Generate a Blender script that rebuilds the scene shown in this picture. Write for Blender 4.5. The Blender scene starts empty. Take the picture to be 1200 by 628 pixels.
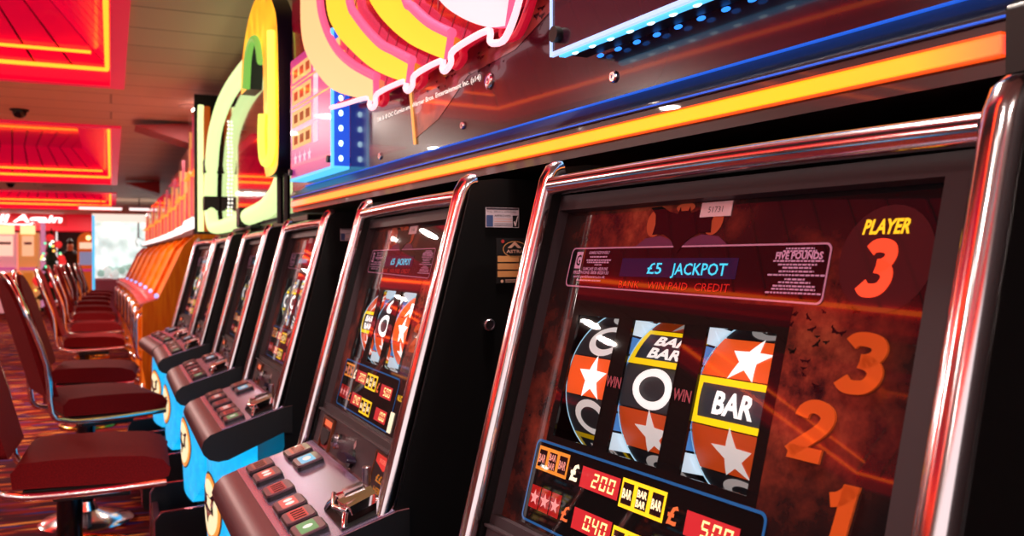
import bpy, bmesh, math, random
from mathutils import Vector, Matrix
random.seed(7)
S = bpy.context.scene
COL = S.collection
R = math.radians
PI = math.pi

# ------------------------------------------------------------------ materials
MATS = {}
def rgb(r, g, b):
    f = lambda c: ((c/255+.055)/1.055)**2.4 if c > 10 else c/255/12.92
    return (f(r), f(g), f(b), 1)

def mat(name, col=(0, 0, 0, 1), rough=.5, metal=0, emit=None, st=0, coat=0, spec=.5, sheen=0, coatr=.02):
    if name in MATS: return MATS[name]
    m = bpy.data.materials.new(name); m.use_nodes = True
    b = m.node_tree.nodes['Principled BSDF']
    b.inputs['Base Color'].default_value = col
    b.inputs['Roughness'].default_value = rough
    b.inputs['Metallic'].default_value = metal
    b.inputs['Specular IOR Level'].default_value = spec
    if coat:
        b.inputs['Coat Weight'].default_value = coat; b.inputs['Coat Roughness'].default_value = coatr
    if sheen:
        b.inputs['Sheen Weight'].default_value = sheen; b.inputs['Sheen Roughness'].default_value = .4
        b.inputs['Sheen Tint'].default_value = col
    if emit:
        b.inputs['Emission Color'].default_value = emit; b.inputs['Emission Strength'].default_value = st
    MATS[name] = m
    return m

def glow(name, col, st, coat=0):
    return mat(name, (col[0]*.5, col[1]*.5, col[2]*.5, 1), .5, 0, col, st, coat)

class NT:
    """small helper for node trees"""
    def __init__(s, m): s.t = m.node_tree; s.b = s.t.nodes['Principled BSDF']
    def n(s, typ, **kw):
        x = s.t.nodes.new(typ)
        for k, v in kw.items():
            if k.startswith('i_'):
                key = k[2:]; key = int(key) if key.isdigit() else key.replace('_', ' ')
                x.inputs[key].default_value = v
            else: setattr(x, k, v)
        return x
    def l(s, a, b): s.t.links.new(a, b)
    def ramp(s, stops, fac):
        x = s.t.nodes.new('ShaderNodeValToRGB'); e = x.color_ramp.elements
        while len(e) < len(stops): e.new(.5)
        for i, (p, c) in enumerate(stops): e[i].position = p; e[i].color = c
        s.l(fac, x.inputs[0]); return x

BLACK = mat('black_laminate', rgb(9, 8, 9), .38, 0, spec=.35)
CHROME = mat('chrome', (.85, .80, .83, 1), .14, 1)
STEEL = mat('brushed_steel', rgb(150, 140, 150), .34, 1)
BEZEL = mat('bezel_plastic', rgb(56, 44, 48), .5, spec=.3)
RUBBER = mat('dark_plastic', rgb(14, 13, 15), .45)
GREYM = mat('grey_panel', rgb(74, 60, 64), .45, .1, spec=.3)
DECKM = mat('deck_nose_plum', rgb(92, 52, 58), .38, .25)
DECKP = mat('deck_plate_metal', rgb(206, 190, 230), .27, .9)

# ------------------------------------------------------------------ mesh builder
TXT = {}
def text2d(body, bold=0.0, res=2):
    """flat text with cap height 1: (verts, faces, width)"""
    k = (body, bold, res)
    if k in TXT: return TXT[k]
    c = bpy.data.curves.new('lettering', 'FONT'); c.body = body; c.size = 1; c.offset = bold; c.resolution_u = res; c.fill_mode = 'BOTH'
    o = bpy.data.objects.new('lettering', c); COL.objects.link(o)
    dg = bpy.context.evaluated_depsgraph_get(); dg.update()
    me = bpy.data.meshes.new_from_object(o.evaluated_get(dg))
    vs = [(v.co.x, v.co.y) for v in me.vertices]; fs = [tuple(p.vertices) for p in me.polygons]
    bpy.data.objects.remove(o); bpy.data.curves.remove(c); bpy.data.meshes.remove(me)
    if vs:
        x0 = min(v[0] for v in vs); x1 = max(v[0] for v in vs)
    else: x0 = x1 = 0
    s = 1/.729
    vs = [((x-x0)*s, y*s) for x, y in vs]
    TXT[k] = (vs, fs, (x1-x0)*s)
    return TXT[k]

def ribbon(pts, w):
    P = smoothpath([(x, y, 0) for x, y in pts], 6); L = []; Rr = []
    for i, p in enumerate(P):
        d = (P[min(i+1, len(P)-1)]-P[max(i-1, 0)]).normalized(); n = Vector((-d.y, d.x, 0))*w/2
        L.append((p.x+n.x, p.y+n.y)); Rr.append((p.x-n.x, p.y-n.y))
    return L+Rr, [(i, i+1, len(P)+i+1, len(P)+i) for i in range(len(P)-1)]
NUM = {'3': [[(.06, .80), (.14, .88), (.30, .895), (.46, .85), (.525, .74), (.49, .62), (.38, .545), (.27, .53)], [(.27, .53), (.42, .50), (.535, .40), (.535, .25), (.44, .13), (.28, .095), (.14, .115), (.04, .205)]],
       '2': [[(.07, .70), (.10, .82), (.22, .895), (.38, .88), (.50, .78), (.50, .64), (.42, .50), (.26, .33), (.10, .17), (.02, .07)], [(.0, .095), (.56, .095)]],
       '1': [[(.02, .70), (.16, .76), (.28, .90), (.29, 1.0)], [(.28, .985), (.28, 0)]]}
def slice2d(vs, fs, step):
    bm = bmesh.new(); bv = [bm.verts.new((x, y, 0)) for x, y in vs]
    for f in fs:
        try: bm.faces.new([bv[i] for i in f])
        except ValueError: pass
    y0 = min(v[1] for v in vs); y1 = max(v[1] for v in vs)
    y = (math.floor(y0/step)+1)*step
    while y < y1:
        bmesh.ops.bisect_plane(bm, geom=bm.verts[:]+bm.edges[:]+bm.faces[:], plane_co=(0, y, 0), plane_no=(0, 1, 0)); y += step
    bm.verts.index_update()
    r = [(v.co.x, v.co.y) for v in bm.verts], [tuple(v.index for v in f.verts) for f in bm.faces]
    bm.free(); return r

class MB:
    def __init__(s): s.v = []; s.f = []; s.fm = []; s.mats = []
    def mi(s, m):
        if m not in s.mats: s.mats.append(m)
        return s.mats.index(m)
    def add(s, vs, fs, m):
        o = len(s.v); s.v += [tuple(v) for v in vs]; k = s.mi(m)
        for f in fs: s.f.append(tuple(i+o for i in f)); s.fm.append(k)
        return s
    def poly(s, pts, m): return s.add(pts, [tuple(range(len(pts)))], m)
    def box(s, x0, x1, y0, y1, z0, z1, m, fn=None):
        p = [(x, y, z) for x in (x0, x1) for y in (y0, y1) for z in (z0, z1)]
        if fn: p = [fn(*q) for q in p]
        return s.add(p, [(0, 1, 3, 2), (4, 6, 7, 5), (0, 4, 5, 1), (2, 3, 7, 6), (0, 2, 6, 4), (1, 5, 7, 3)], m)
    def prism(s, pts, fn, h0, h1, m, mside=None):
        n = len(pts)
        vs = [fn(u, v, h0) for u, v in pts]+[fn(u, v, h1) for u, v in pts]
        s.add(vs, [tuple(range(n)), tuple(range(2*n-1, n-1, -1))], m)
        s.add(vs, [(i, (i+1) % n, n+(i+1) % n, n+i) for i in range(n)], mside or m)
        return s
    def frame(s, outer, inner, fn, h0, h1, m):
        n = len(outer)
        vs = [fn(*p, h) for h in (h0, h1) for p in outer]+[fn(*p, h) for h in (h0, h1) for p in inner]
        fs = []
        for i in range(n):
            j = (i+1) % n
            fs += [(n+i, n+j, 3*n+j, 3*n+i), (i, j, 2*n+j, 2*n+i), (i, j, n+j, n+i), (2*n+i, 2*n+j, 3*n+j, 3*n+i)]
        return s.add(vs, fs, m)
    def tube(s, path, r, m, n=10, closed=False, caps=True, ry=None, up=(0, 0, 1)):
        P = [Vector(p) for p in path]; N = len(P); ry = ry or r; vs = []
        prev = None
        for i in range(N):
            a = P[(i-1) % N] if (closed or i) else P[0]
            b = P[(i+1) % N] if (closed or i < N-1) else P[-1]
            t = (b-a).normalized()
            if prev is None:
                u = Vector(up); u = u-t*u.dot(t)
                if u.length < 1e-4: u = Vector((1, 0, 0))-t*t.x
                if u.length < 1e-4: u = Vector((0, 1, 0))-t*t.y
            else: u = prev-t*prev.dot(t)
            u.normalize(); prev = u; w = t.cross(u)
            rr = r[i] if isinstance(r, (list, tuple)) else r
            r2 = ry[i] if isinstance(ry, (list, tuple)) else ry
            for k in range(n):
                g = 2*PI*k/n; vs.append(P[i]+u*(rr*math.cos(g))+w*(r2*math.sin(g)))
        fs = []
        for i in range(N if closed else N-1):
            j = (i+1) % N
            for k in range(n): fs.append((i*n+k, i*n+(k+1) % n, j*n+(k+1) % n, j*n+k))
        if caps and not closed: fs += [tuple(range(n)), tuple(range((N-1)*n, N*n))]
        return s.add(vs, fs, m)
    def lathe(s, prof, c, m, axis='z', n=24):
        vs = []; c = Vector(c)
        for r_, h in prof:
            for k in range(n):
                g = 2*PI*k/n; x, y = r_*math.cos(g), r_*math.sin(g)
                vs.append(c+Vector({'z': (x, y, h), 'y': (x, h, y), 'x': (h, x, y)}[axis]))
        N = len(prof)
        fs = [(i*n+k, i*n+(k+1) % n, (i+1)*n+(k+1) % n, (i+1)*n+k) for i in range(N-1) for k in range(n)]
        fs += [tuple(range(n)), tuple(range((N-1)*n, N*n))]
        return s.add(vs, fs, m)
    def blob(s, c, rad, m, n=12, k=7):
        vs = []; c = Vector(c)
        for i in range(k+1):
            p = PI*i/k-PI/2
            for j in range(n):
                g = 2*PI*j/n; vs.append(c+Vector((rad[0]*math.cos(p)*math.cos(g), rad[1]*math.cos(p)*math.sin(g), rad[2]*math.sin(p))))
        return s.add(vs, [(i*n+j, i*n+(j+1) % n, (i+1)*n+(j+1) % n, (i+1)*n+j) for i in range(k) for j in range(n)], m)
    def text(s, body, fn, x, y, h, m, bold=0, width=None, align='l', shear=0, lift=0, thick=0, step=None):
        """lettering: cap height h, baseline at (x,y), fn(u,v,lift)->point"""
        vs, fs, w = text2d(body, bold)
        if not vs: return s
        sx = (width/w) if width else h
        wd = w*sx; ox = x-(wd/2 if align == 'c' else wd if align == 'r' else 0)
        p = [(ox+a*sx+shear*b*h, y+b*h) for a, b in vs]
        if step: p, fs = slice2d(p, fs, step)
        s.add([fn(u, v, lift+thick) for u, v in p], fs, m)
        if thick:
            edges = {}
            for f in fs:
                for i in range(len(f)):
                    e = (f[i], f[(i+1) % len(f)]); k = tuple(sorted(e)); edges[k] = edges.get(k, 0)+1
            off = len(p)
            vv = [fn(u, v, lift) for u, v in p]+[fn(u, v, lift+thick) for u, v in p]
            s.add(vv, [(a, b, b+off, a+off) for (a, b), c in edges.items() if c == 1], m)
        return s
    def numeral(s, ch, fn, cx, y, h, m, lift=0, thick=.001, w=.21, sx=.8, shear=.12):
        for st_ in NUM[ch]:
            v, f = ribbon(st_, w)
            v = [(cx+((a-.29)*sx+shear*(b-.5))*h, y+b*h) for a, b in v]; n = len(v)
            s.add([fn(a, b, lift+thick) for a, b in v], f, m)
            k = n//2; ring = list(range(k))+list(range(n-1, k-1, -1))
            s.add([fn(a, b, lift) for a, b in v]+[fn(a, b, lift+thick) for a, b in v], [(ring[i], ring[(i+1) % n], n+ring[(i+1) % n], n+ring[i]) for i in range(n)], m)
        return s
    def build(s, name, parent=None, loc=(0, 0, 0), rot=0, smooth=40, bevel=0, segs=2, recalc=True):
        me = bpy.data.meshes.new(name); me.from_pydata(s.v, [], s.f)
        for m in s.mats: me.materials.append(m)
        me.polygons.foreach_set('material_index', s.fm)
        me.update()
        if recalc:
            bm = bmesh.new(); bm.from_mesh(me); bmesh.ops.recalc_face_normals(bm, faces=bm.faces[:]); bm.to_mesh(me); bm.free()
        if smooth:
            me.polygons.foreach_set('use_smooth', [True]*len(me.polygons)); me.set_sharp_from_angle(angle=R(smooth))
        o = bpy.data.objects.new(name, me); COL.objects.link(o)
        o.location = loc; o.rotation_euler = (0, 0, rot)
        if parent: o.parent = parent
        if bevel:
            b = o.modifiers.new('bevel', 'BEVEL'); b.width = bevel; b.segments = segs; b.limit_method = 'ANGLE'; b.angle_limit = R(40)
        return o

def tag(o, label, cat, group=None, kind=None):
    if label: o['label'] = label
    if cat: o['category'] = cat
    if group: o['group'] = group
    if kind: o['kind'] = kind
    return o
def thing(name, label, cat, loc=(0, 0, 0), rot=0, group=None):
    o = bpy.data.objects.new(name, None); COL.objects.link(o); o.empty_display_size = .1
    o.location = loc; o.rotation_euler = (0, 0, rot)
    return tag(o, label, cat, group)
def copy_tree(o, parent=None):
    c = o.copy(); COL.objects.link(c)
    if parent: c.parent = parent
    for ch in list(o.children): copy_tree(ch, c)
    return c
def star(cx, cy, r, ri=.42, n=5, rot=PI/2):
    return [(cx+(r if i % 2 == 0 else r*ri)*math.cos(rot+PI*i/n), cy+(r if i % 2 == 0 else r*ri)*math.sin(rot+PI*i/n)) for i in range(2*n)]
def ell(cx, cy, rx, ry, n=28): return [(cx+rx*math.cos(2*PI*i/n), cy+ry*math.sin(2*PI*i/n)) for i in range(n)]
def rrect(x0, x1, y0, y1, r, n=5):
    p = []
    for cx, cy, a in ((x1-r, y1-r, 0), (x0+r, y1-r, 90), (x0+r, y0+r, 180), (x1-r, y0+r, 270)):
        p += [(cx+r*math.cos(R(a+90*i/n)), cy+r*math.sin(R(a+90*i/n))) for i in range(n+1)]
    return p
def smoothpath(pts, k=4, closed=False):
    """Catmull-Rom"""
    P = [Vector(p) for p in pts]; n = len(P); out = []
    for i in range(n if closed else n-1):
        g = lambda j: P[j % n] if closed else P[max(0, min(n-1, j))]
        a, b, c, d = g(i-1), g(i), g(i+1), g(i+2)
        for j in range(k):
            t = j/k
            out.append(.5*((2*b)+(c-a)*t+(2*a-5*b+4*c-d)*t*t+(3*b-a-3*c+d)*t**3))
    if not closed: out.append(P[-1])
    return out
SEG = {'0': 'abcdef', '1': 'bc', '2': 'abged', '4': 'fgbc', '5': 'afgcd', '6': 'afgedc', '.': ''}
def seg_digits(mb, txt, fn, x, y, w, h, gap, m, lift):
    """seven-segment digits, y is the bottom"""
    t = w*.2; sl = .12
    for ch in txt:
        if ch == '.':
            mb.poly([fn(x-gap*.75+a, y+b, lift) for a, b in ((0, 0), (t, 0), (t, t), (0, t))], m); continue
        for s_ in SEG[ch]:
            if s_ in 'adg':
                yy = {'a': h-t, 'd': 0, 'g': h/2-t/2}[s_]; q = [(t*.6, yy), (w-t*.6, yy), (w-t*.6, yy+t), (t*.6, yy+t)]
            else:
                xx = 0 if s_ in 'ef' else w-t; y0, y1 = ((h/2+.001, h) if s_ in 'bf' else (0, h/2-.001)); q = [(xx, y0), (xx+t, y0), (xx+t, y1), (xx, y1)]
            mb.poly([fn(x+a+sl*b, y+b, lift) for a, b in q], m)
        x += w+gap

# ------------------------------------------------------------------ machine geometry
TILT = R(14.69); ST, CT = math.sin(TILT), math.cos(TILT)
W = .608
def panel_fn(zt, ins):
    """(a, t down the slope, h out of the plane) in the machine's own axes: x right, y inwards, z up"""
    def P(a, t, h=0):
        k = h-ins
        return (a, -t*ST-k*CT, zt-t*CT+k*ST)
    return P

def art_material(name, tint, glowk):
    m = mat(name, (0, 0, 0, 1), .6, coat=1, coatr=.015, spec=.05); g = NT(m)
    tc = g.n('ShaderNodeTexCoord')
    def blob(c, r0, sc):
        mp = g.n('ShaderNodeMapping'); mp.inputs['Location'].default_value = (-c[0]*sc[0], 0, -c[2]*sc[2]); mp.inputs['Scale'].default_value = (sc[0], 0, sc[2])
        g.l(tc.outputs['Object'], mp.inputs[0]); ln = g.n('ShaderNodeVectorMath', operation='LENGTH'); g.l(mp.outputs[0], ln.inputs[0])
        mr = g.n('ShaderNodeMapRange'); mr.inputs['From Min'].default_value = r0; mr.inputs['From Max'].default_value = 0
        g.l(ln.outputs['Value'], mr.inputs[0]); return mr.outputs[0]
    b1 = blob((.20, 0, 1.255), .15, (.75, 0, 1.6)); b2 = blob((.455, 0, 1.10), .17, (1.2, 0, 1)); b3 = blob((.06, 0, 1.00), .22, (1.2, 0, .8))
    a1 = g.n('ShaderNodeMath', operation='ADD'); g.l(b1, a1.inputs[0]); g.l(b2, a1.inputs[1])
    k3 = g.n('ShaderNodeMath', operation='MULTIPLY'); k3.inputs[1].default_value = .5; g.l(b3, k3.inputs[0])
    a2 = g.n('ShaderNodeMath', operation='ADD'); g.l(a1.outputs[0], a2.inputs[0]); g.l(k3.outputs[0], a2.inputs[1])
    nz = g.n('ShaderNodeTexNoise'); nz.inputs['Scale'].default_value = 22; nz.inputs['Detail'].default_value = 7; nz.inputs['Roughness'].default_value = .65
    g.l(tc.outputs['Object'], nz.inputs['Vector'])
    mr = g.n('ShaderNodeMapRange'); mr.inputs['From Min'].default_value = .3; mr.inputs['From Max'].default_value = .7; g.l(nz.outputs[0], mr.inputs[0])
    mu = g.n('ShaderNodeMath', operation='MULTIPLY'); g.l(a2.outputs[0], mu.inputs[0]); g.l(mr.outputs[0], mu.inputs[1])
    rp = g.ramp([(0, (.004, .003, .004, 1)), (.12, (.02, .005, .005, 1)), (.4, (.16*tint, .022*tint, .012*tint, 1)), (.75, (.36*tint, .07*tint, .03*tint, 1)), (1, (.45*tint, .14*tint, .09*tint, 1))], mu.outputs[0])
    g.l(rp.outputs[0], g.b.inputs['Base Color']); g.l(rp.outputs[0], g.b.inputs['Emission Color']); g.b.inputs['Emission Strength'].default_value = glowk
    return m

def printed(name, col, em=0): return mat(name, col, .6, 0, col if em else None, em, coat=1, spec=.05)
INK_DARK = printed('printed_black', rgb(10, 6, 8))
INK_BAT = printed('printed_bat_black', rgb(16, 5, 8))
INK_HALO = printed('printed_halo', rgb(160, 66, 40), .35); INK_MAUVE = printed('printed_mauve_glow', rgb(96, 48, 76), .2)
INK_LINE = printed('printed_pale_line', rgb(190, 130, 160), .22)
INK_TXT = printed('printed_pale_text', rgb(190, 136, 168), .32)
INK_RED = printed('dim_red_caption', rgb(170, 28, 24), .75)
VFDBG = printed('display_window_blue', rgb(22, 22, 60), .3)
VFD = glow('cyan_display_glow', (.02, .62, .9, 1), 1.0, 1)
YEL_TXT = glow('yellow_letter_glow', (1, .55, .01, 1), 1.1, 1)
RED_TXT = glow('red_numeral_glow', (1, .06, .015, 1), 1.05, 1)
INK_OVAL = printed('printed_oval', rgb(60, 24, 26), .25)
ORANGE_NUM = printed('orange_numeral', rgb(196, 80, 28), .22)
STICKER = mat('white_sticker', rgb(235, 200, 210), .6, coat=.5)
STICKTXT = mat('sticker_ink', rgb(50, 30, 45), .6, coat=.5)
BLUE_LINE = printed('blue_border_line', rgb(32, 84, 140), .5)
LEDBG = glow('red_led_window', (.55, .008, .015, 1), .9, 1)
LEDON = glow('amber_led_digit', (1, .78, .30, 1), 1.5, 1)
BOXOR = glow('orange_award_box', (.85, .26, .02, 1), .8, 1)
BOXYE = glow('yellow_award_box', (1, .62, .005, 1), 1.1, 1)
BARBLK = printed('award_bar_black', rgb(40, 16, 20), .1)
BARTX = printed('award_bar_text', rgb(220, 150, 140), .4)
BARTXW = printed('award_bar_text_lit', rgb(255, 235, 190), .9)
REDTILE = printed('award_red_tile', rgb(150, 22, 22), .5)
PINKST = printed('award_star_pale', rgb(225, 150, 150), .5)
POUNDW = glow('white_pound_glow', (1, .85, .6, 1), 1.1, 1)
POUNDO = printed('orange_pound', rgb(220, 110, 60), .5)

BAT = [(0, .58), (.10, .50), (.16, .72), (.20, .52), (.30, .60), (.46, 1), (.44, .62), (.50, .70)]
def bat_shape(cx, cy, w, h):
    """a spread-winged bat silhouette"""
    right = [(.05, .78), (.10, .98), (.13, .80), (.26, .80), (.36, .86), (.50, 1.0), (.46, .74), (.44, .52), (.34, .56), (.24, .50), (.16, .40), (.08, .24)]
    p = [(0, .74)]+right+[(0, 0)]+[(-x, y) for x, y in reversed(right)]
    return [(cx+x*w, cy+y*h) for x, y in p]

def panel_flip(P):          # text runs upward: v is measured up from t
    return lambda u, v, h=0: P(u, -v, h)

def reel(parent, P, a0, w, symbols, tc, name='reel'):
    """symbols: list of (kind, light) from top to bottom, middle one on the win line"""
    RR = .098; gap = .004
    mb = MB()
    def C(u, v, k=0):       # v up along the strip from the win line
        f = v/RR
        return P(a0+u, tc-(RR+k)*math.sin(f), -(gap+RR)+(RR+k)*math.cos(f))
    H = .0485
    dark = mat('reel_strip_dark', rgb(24, 22, 26), .5)
    # full drum behind the strip
    N = 40
    vs = []
    for k in range(N):
        f = 2*PI*k/N
        for u in (0, w): vs.append(P(a0+u, tc-(RR-.001)*math.sin(f), -(gap+RR)+(RR-.001)*math.cos(f)))
    mb.add(vs, [(2*k, 2*k+1, (2*k+3) % (2*N), (2*k+2) % (2*N)) for k in range(N)], dark)
    def tile(y0, y1, x0, x1, m, k):
        n = 5; vs = [C(x, y0+(y1-y0)*i/n, k) for i in range(n+1) for x in (x0, x1)]
        mb.add(vs, [(2*i, 2*i+1, 2*i+3, 2*i+2) for i in range(n)], m)
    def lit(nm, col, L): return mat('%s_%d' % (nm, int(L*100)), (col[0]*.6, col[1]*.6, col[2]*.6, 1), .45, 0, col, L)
    for i, (kind, L) in enumerate(symbols):
        yc = ((len(symbols)-1)/2-i)*H; y0, y1 = yc-H/2, yc+H/2; c = w*.52
        if kind == 'star':
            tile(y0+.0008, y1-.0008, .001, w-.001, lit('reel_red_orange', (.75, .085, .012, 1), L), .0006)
            v, f = slice2d(star(c, yc-.0015, .0285, .42), [tuple(range(10))], .004)
            mb.add([C(x, y, .0012) for x, y in v], f, lit('reel_white', (1, .93, .9, 1), L*1.15))
        elif kind == 'o':
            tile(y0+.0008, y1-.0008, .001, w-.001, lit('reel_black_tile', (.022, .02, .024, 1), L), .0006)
            n = 30; vs = []
            for k in range(n):
                g = 2*PI*k/n; vs += [C(c+.0325*math.cos(g), yc+.0222*math.sin(g), .0012), C(c+.0215*math.cos(g), yc+.0135*math.sin(g), .0012)]
            mb.add(vs, [(2*k, 2*k+1, (2*k+3) % (2*n), (2*k+2) % (2*n)) for k in range(n)], lit('reel_white', (1, .93, .9, 1), L*1.1))
        elif kind in ('bar', 'bar2', 'bar3'):
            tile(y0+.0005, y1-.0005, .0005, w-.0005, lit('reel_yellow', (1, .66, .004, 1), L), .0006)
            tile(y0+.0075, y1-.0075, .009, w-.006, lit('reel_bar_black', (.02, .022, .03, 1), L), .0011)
            rows = 1 if kind == 'bar' else 2
            hh = .022 if rows == 1 else .0125
            for r_ in range(rows):
                yb = yc-hh/2 if rows == 1 else yc+(.0018 if r_ == 0 else -.0018-hh)
                mb.text('BAR', lambda u, v, h=0: C(u, v, h), c+.001, yb, hh, lit('reel_white', (1, .93, .9, 1), L*1.1), bold=.035, width=.054, align='c', shear=.1, lift=.0016, step=.004)
    o = mb.build(name, parent)
    rim = MB()              # the pale rim on the strip's left edge
    vs = []
    n = 40
    for k in range(n+1):
        f = R(-95+190*k/n)
        for u, rr in ((-.0022, -.001), (.0004, .0018)): vs.append(C(u, f*RR, rr))
    rim.add(vs, [(2*k, 2*k+1, 2*k+3, 2*k+2) for k in range(n)], glow('reel_rim_pale_blue', (.45, .75, .95, 1), .8))
    rim.build('reel_rim', o)
    return o

def glass_mat():
    if 'clear_glass' in MATS: return MATS['clear_glass']
    m = bpy.data.materials.new('clear_glass'); m.use_nodes = True; t = m.node_tree; t.nodes.clear()
    out = t.nodes.new('ShaderNodeOutputMaterial'); mx = t.nodes.new('ShaderNodeMixShader'); tr = t.nodes.new('ShaderNodeBsdfTransparent'); gl = t.nodes.new('ShaderNodeBsdfGlossy')
    gl.inputs['Roughness'].default_value = .015; fr = t.nodes.new('ShaderNodeFresnel'); fr.inputs[0].default_value = 1.5
    t.links.new(fr.outputs[0], mx.inputs[0]); t.links.new(tr.outputs[0], mx.inputs[1]); t.links.new(gl.outputs[0], mx.inputs[2]); t.links.new(mx.outputs[0], out.inputs[0])
    MATS['clear_glass'] = m; return m

GROUP_M = 'fruit machines with chrome frames in the row'
def fruit_machine(name, label, loc, th, player, reels, zt=1.313, art=1.0, glowk=.15, detail=2, lower=1.0):
    root = thing(name, label, 'slot machine', (loc[0], loc[1], 0), R(th-90), GROUP_M)
    P0 = panel_fn(zt, 0); P = panel_fn(zt, .03)
    # ---- cabinet: carcass and side walls
    mb = MB()
    side = [(.002, zt+.004), (.012, zt+.013), (.05, zt+.018), (.52, zt+.018), (.52, 0), (-.16, 0), (-.20, .05), (-.20, .30), (-.15, .62), (-.125, .70), (-.128, .80)]
    for a0, a1 in ((-.004, .018), (.612, .640)):
        mb.prism(side, lambda u, v, h: (h, u, v), a0, a1, BLACK)
    core = [(.02, zt-.02), (.03, zt+.006), (.50, zt+.006), (.50, 0), (-.14, 0), (-.18, .05), (-.18, .30), (-.13, .62), (-.11, .70), (-.105, .79), (-.075, .875), (.27, .93), (.30, zt-.03)]
    mb.prism(core, lambda u, v, h: (h, u, v), .018, .612, BLACK)
    mb.build('cabinet', root, bevel=.003)
    # ---- chrome side bars and top bar
    for a in (.009, .626):
        path = [P0(a, t, .005) for t in (.56, .5, .4, .3, .2, .1, .03, .008)]+[(a, .001, zt+.007), (a, .007, zt+.010), (a, .014, zt+.011)]
        MB().tube(path, .0145 if a > .3 else .011, CHROME, 14, ry=.016 if a > .3 else .012, up=(1, 0, 0)).build('chrome_bar', root)
    n = 8
    MB().tube([P0(.020+(.612-.020)*i/n, .0135-.003*math.sin(PI*i/n), .001) for i in range(n+1)], .0125, CHROME, 16).build('top_bar', root)
    # ---- bezel round the display
    rect = lambda x0, x1, t0, t1: [(x0, t0), (x1, t0), (x1, t1), (x0, t1)]
    MB().frame(rect(.014, .614, .022, .458), rect(.0205, .5725, .042, .4416), P, -.002, .014, BEZEL).build('bezel', root)
    # ---- printed display panel with three reel openings
    am = art_material('display_art_%s' % name if art != 1 else 'display_art', art, glowk)
    mb = MB(); wins = ((.096, .178), (.205, .2915), (.326, .4185)); t0, t1 = .176, .326
    def quad(a, b, c, d, m): mb.poly([P(a, c), P(b, c), P(b, d), P(a, d)], m)
    quad(.018, .5745, .040, t0, am); quad(.018, .5745, t1, .4436, am)
    xs = [.018]+[x for w_ in wins for x in w_]+[.5745]
    for i in range(0, 8, 2): quad(xs[i], xs[i+1], t0, t1, am if i in (0, 6) else INK_DARK)
    for (x0, x1) in wins:     # depth of the openings
        mb.frame(rect(x0-.002, x1+.002, t0-.002, t1+.002), rect(x0, x1, t0, t1), P, -.003, 0.0002, INK_DARK)
    U = lambda u, v, h=0: P(u, -v, h)
    WINM = printed('win_caption', rgb(150, 70, 80), .3)
    for cx in (.1925, .309):
        mb.text('WIN', U, cx, -.2545, .0125, WINM, bold=.02, width=.027, align='c', lift=.0006)
    RD = printed('printed_reel_surround', rgb(17, 8, 10))
    for a, b, c, d in ((.084, .432, .150, .1755), (.4190, .432, .1755, .3265), (.084, .432, .3265, .334), (.084, .0955, .1755, .3265)): mb.poly([P(a, c, .0003), P(b, c, .0003), P(b, d, .0003), P(a, d, .0003)], RD)
    if detail > 1:
        for k in range(22):     # flight of small bats printed beside the numerals
            bx, bt = random.uniform(.425, .50), random.uniform(.150, .225); sc = random.uniform(.006, .011)
            ang = random.uniform(-.9, .9); pts = bat_shape(0, 0, sc, sc*.55)
            mb.poly([P(bx+x*math.cos(ang)-y*math.sin(ang), bt-(x*math.sin(ang)+y*math.cos(ang)), .0004) for x, y in pts], INK_BAT)
    dp = mb.build('display_panel', root, smooth=0)
    # emblem
    mb = MB()
    for sx in (-1, 1):
        mb.poly([P(*p, .0004) for p in ell(.2556+sx*.0475, .0625, .0150, .0165)], INK_HALO)
        mb.poly([P(.2556+sx*a, t, .0003) for a, t in ((.006, .0895), (.018, .082), (.034, .078), (.060, .0805), (.075, .0895))], INK_MAUVE)
    mb.poly([P(*p, .0005) for p in ell(.2556, .0465, .015, .0055)], INK_HALO)
    em = [(.2556, .0505), (.2500, .0505), (.2475, .0455), (.2452, .0535), (.2300, .0500), (.2140, .0430), (.1960, .0440), (.2060, .0520), (.2095, .0640), (.2075, .0765), (.2260, .0760), (.2420, .0830), (.2556, .0995)]
    em = em+[(.5112-x, t) for x, t in reversed(em[1:-1])]
    mb.poly([P(*p, .0010) for p in em], INK_BAT)
    mb.build('bat_emblem', dp, smooth=0)
    # number sticker
    mb = MB(); mb.prism(rect(.2818, .3278, .0430, .0592), P, .0002, .0013, STICKER)
    mb.text('51731' if player == 3 else '51730', U, .3048, -.0545, .0066, STICKTXT, width=.022, align='c', lift=.0016)
    mb.build('number_sticker', dp, smooth=0)
    # player badge
    mb = MB(); mb.poly([P(*p, .0004) for p in ell(.520, .105, .046, .047)], INK_OVAL)
    mb.text('PLAYER', U, .5165, -.0832, .0130, YEL_TXT, bold=.034, width=.046, align='c', shear=.18, lift=.001)
    mb.numeral(str(player), U, .5140, -.1375, .0490, RED_TXT, lift=.0008, thick=.0006, sx=.94, w=.245)
    mb.build('player_badge', dp, smooth=0)
    # ladder of numerals
    for ch, a, t in (('3', .516, .2200), ('2', .4785, .2820), ('1', .5255, .3440)):
        mb = MB(); mb.numeral(ch, U, a, -t, .0510, ORANGE_NUM, lift=.0004, thick=.0024, sx=1.22, w=.235)
        mb.build('ladder_numeral', dp, smooth=0)
    # message plate
    mb = MB()
    q = rrect(.0515, .4645, -.1405, -.0900, .007)
    skew = lambda u, v, h=0: P(u, -v+(.007*(u-.05)/.41 if v < -.12 else 0), h)
    mb.poly([skew(u, v, .0006) for u, v in q], INK_DARK)
    q2 = rrect(.0535, .4625, -.1387, -.0918, .006)
    n = len(q); mb.add([skew(u, v, .0009) for u, v in q]+[skew(u, v, .0009) for u, v in q2], [(i, (i+1) % n, n+(i+1) % n, n+i) for i in range(n)], INK_LINE)
    mb.poly([P(a, t, .0009) for a, t in rect(.1615, .3520, .1040, .1260)], VFDBG)
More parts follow.
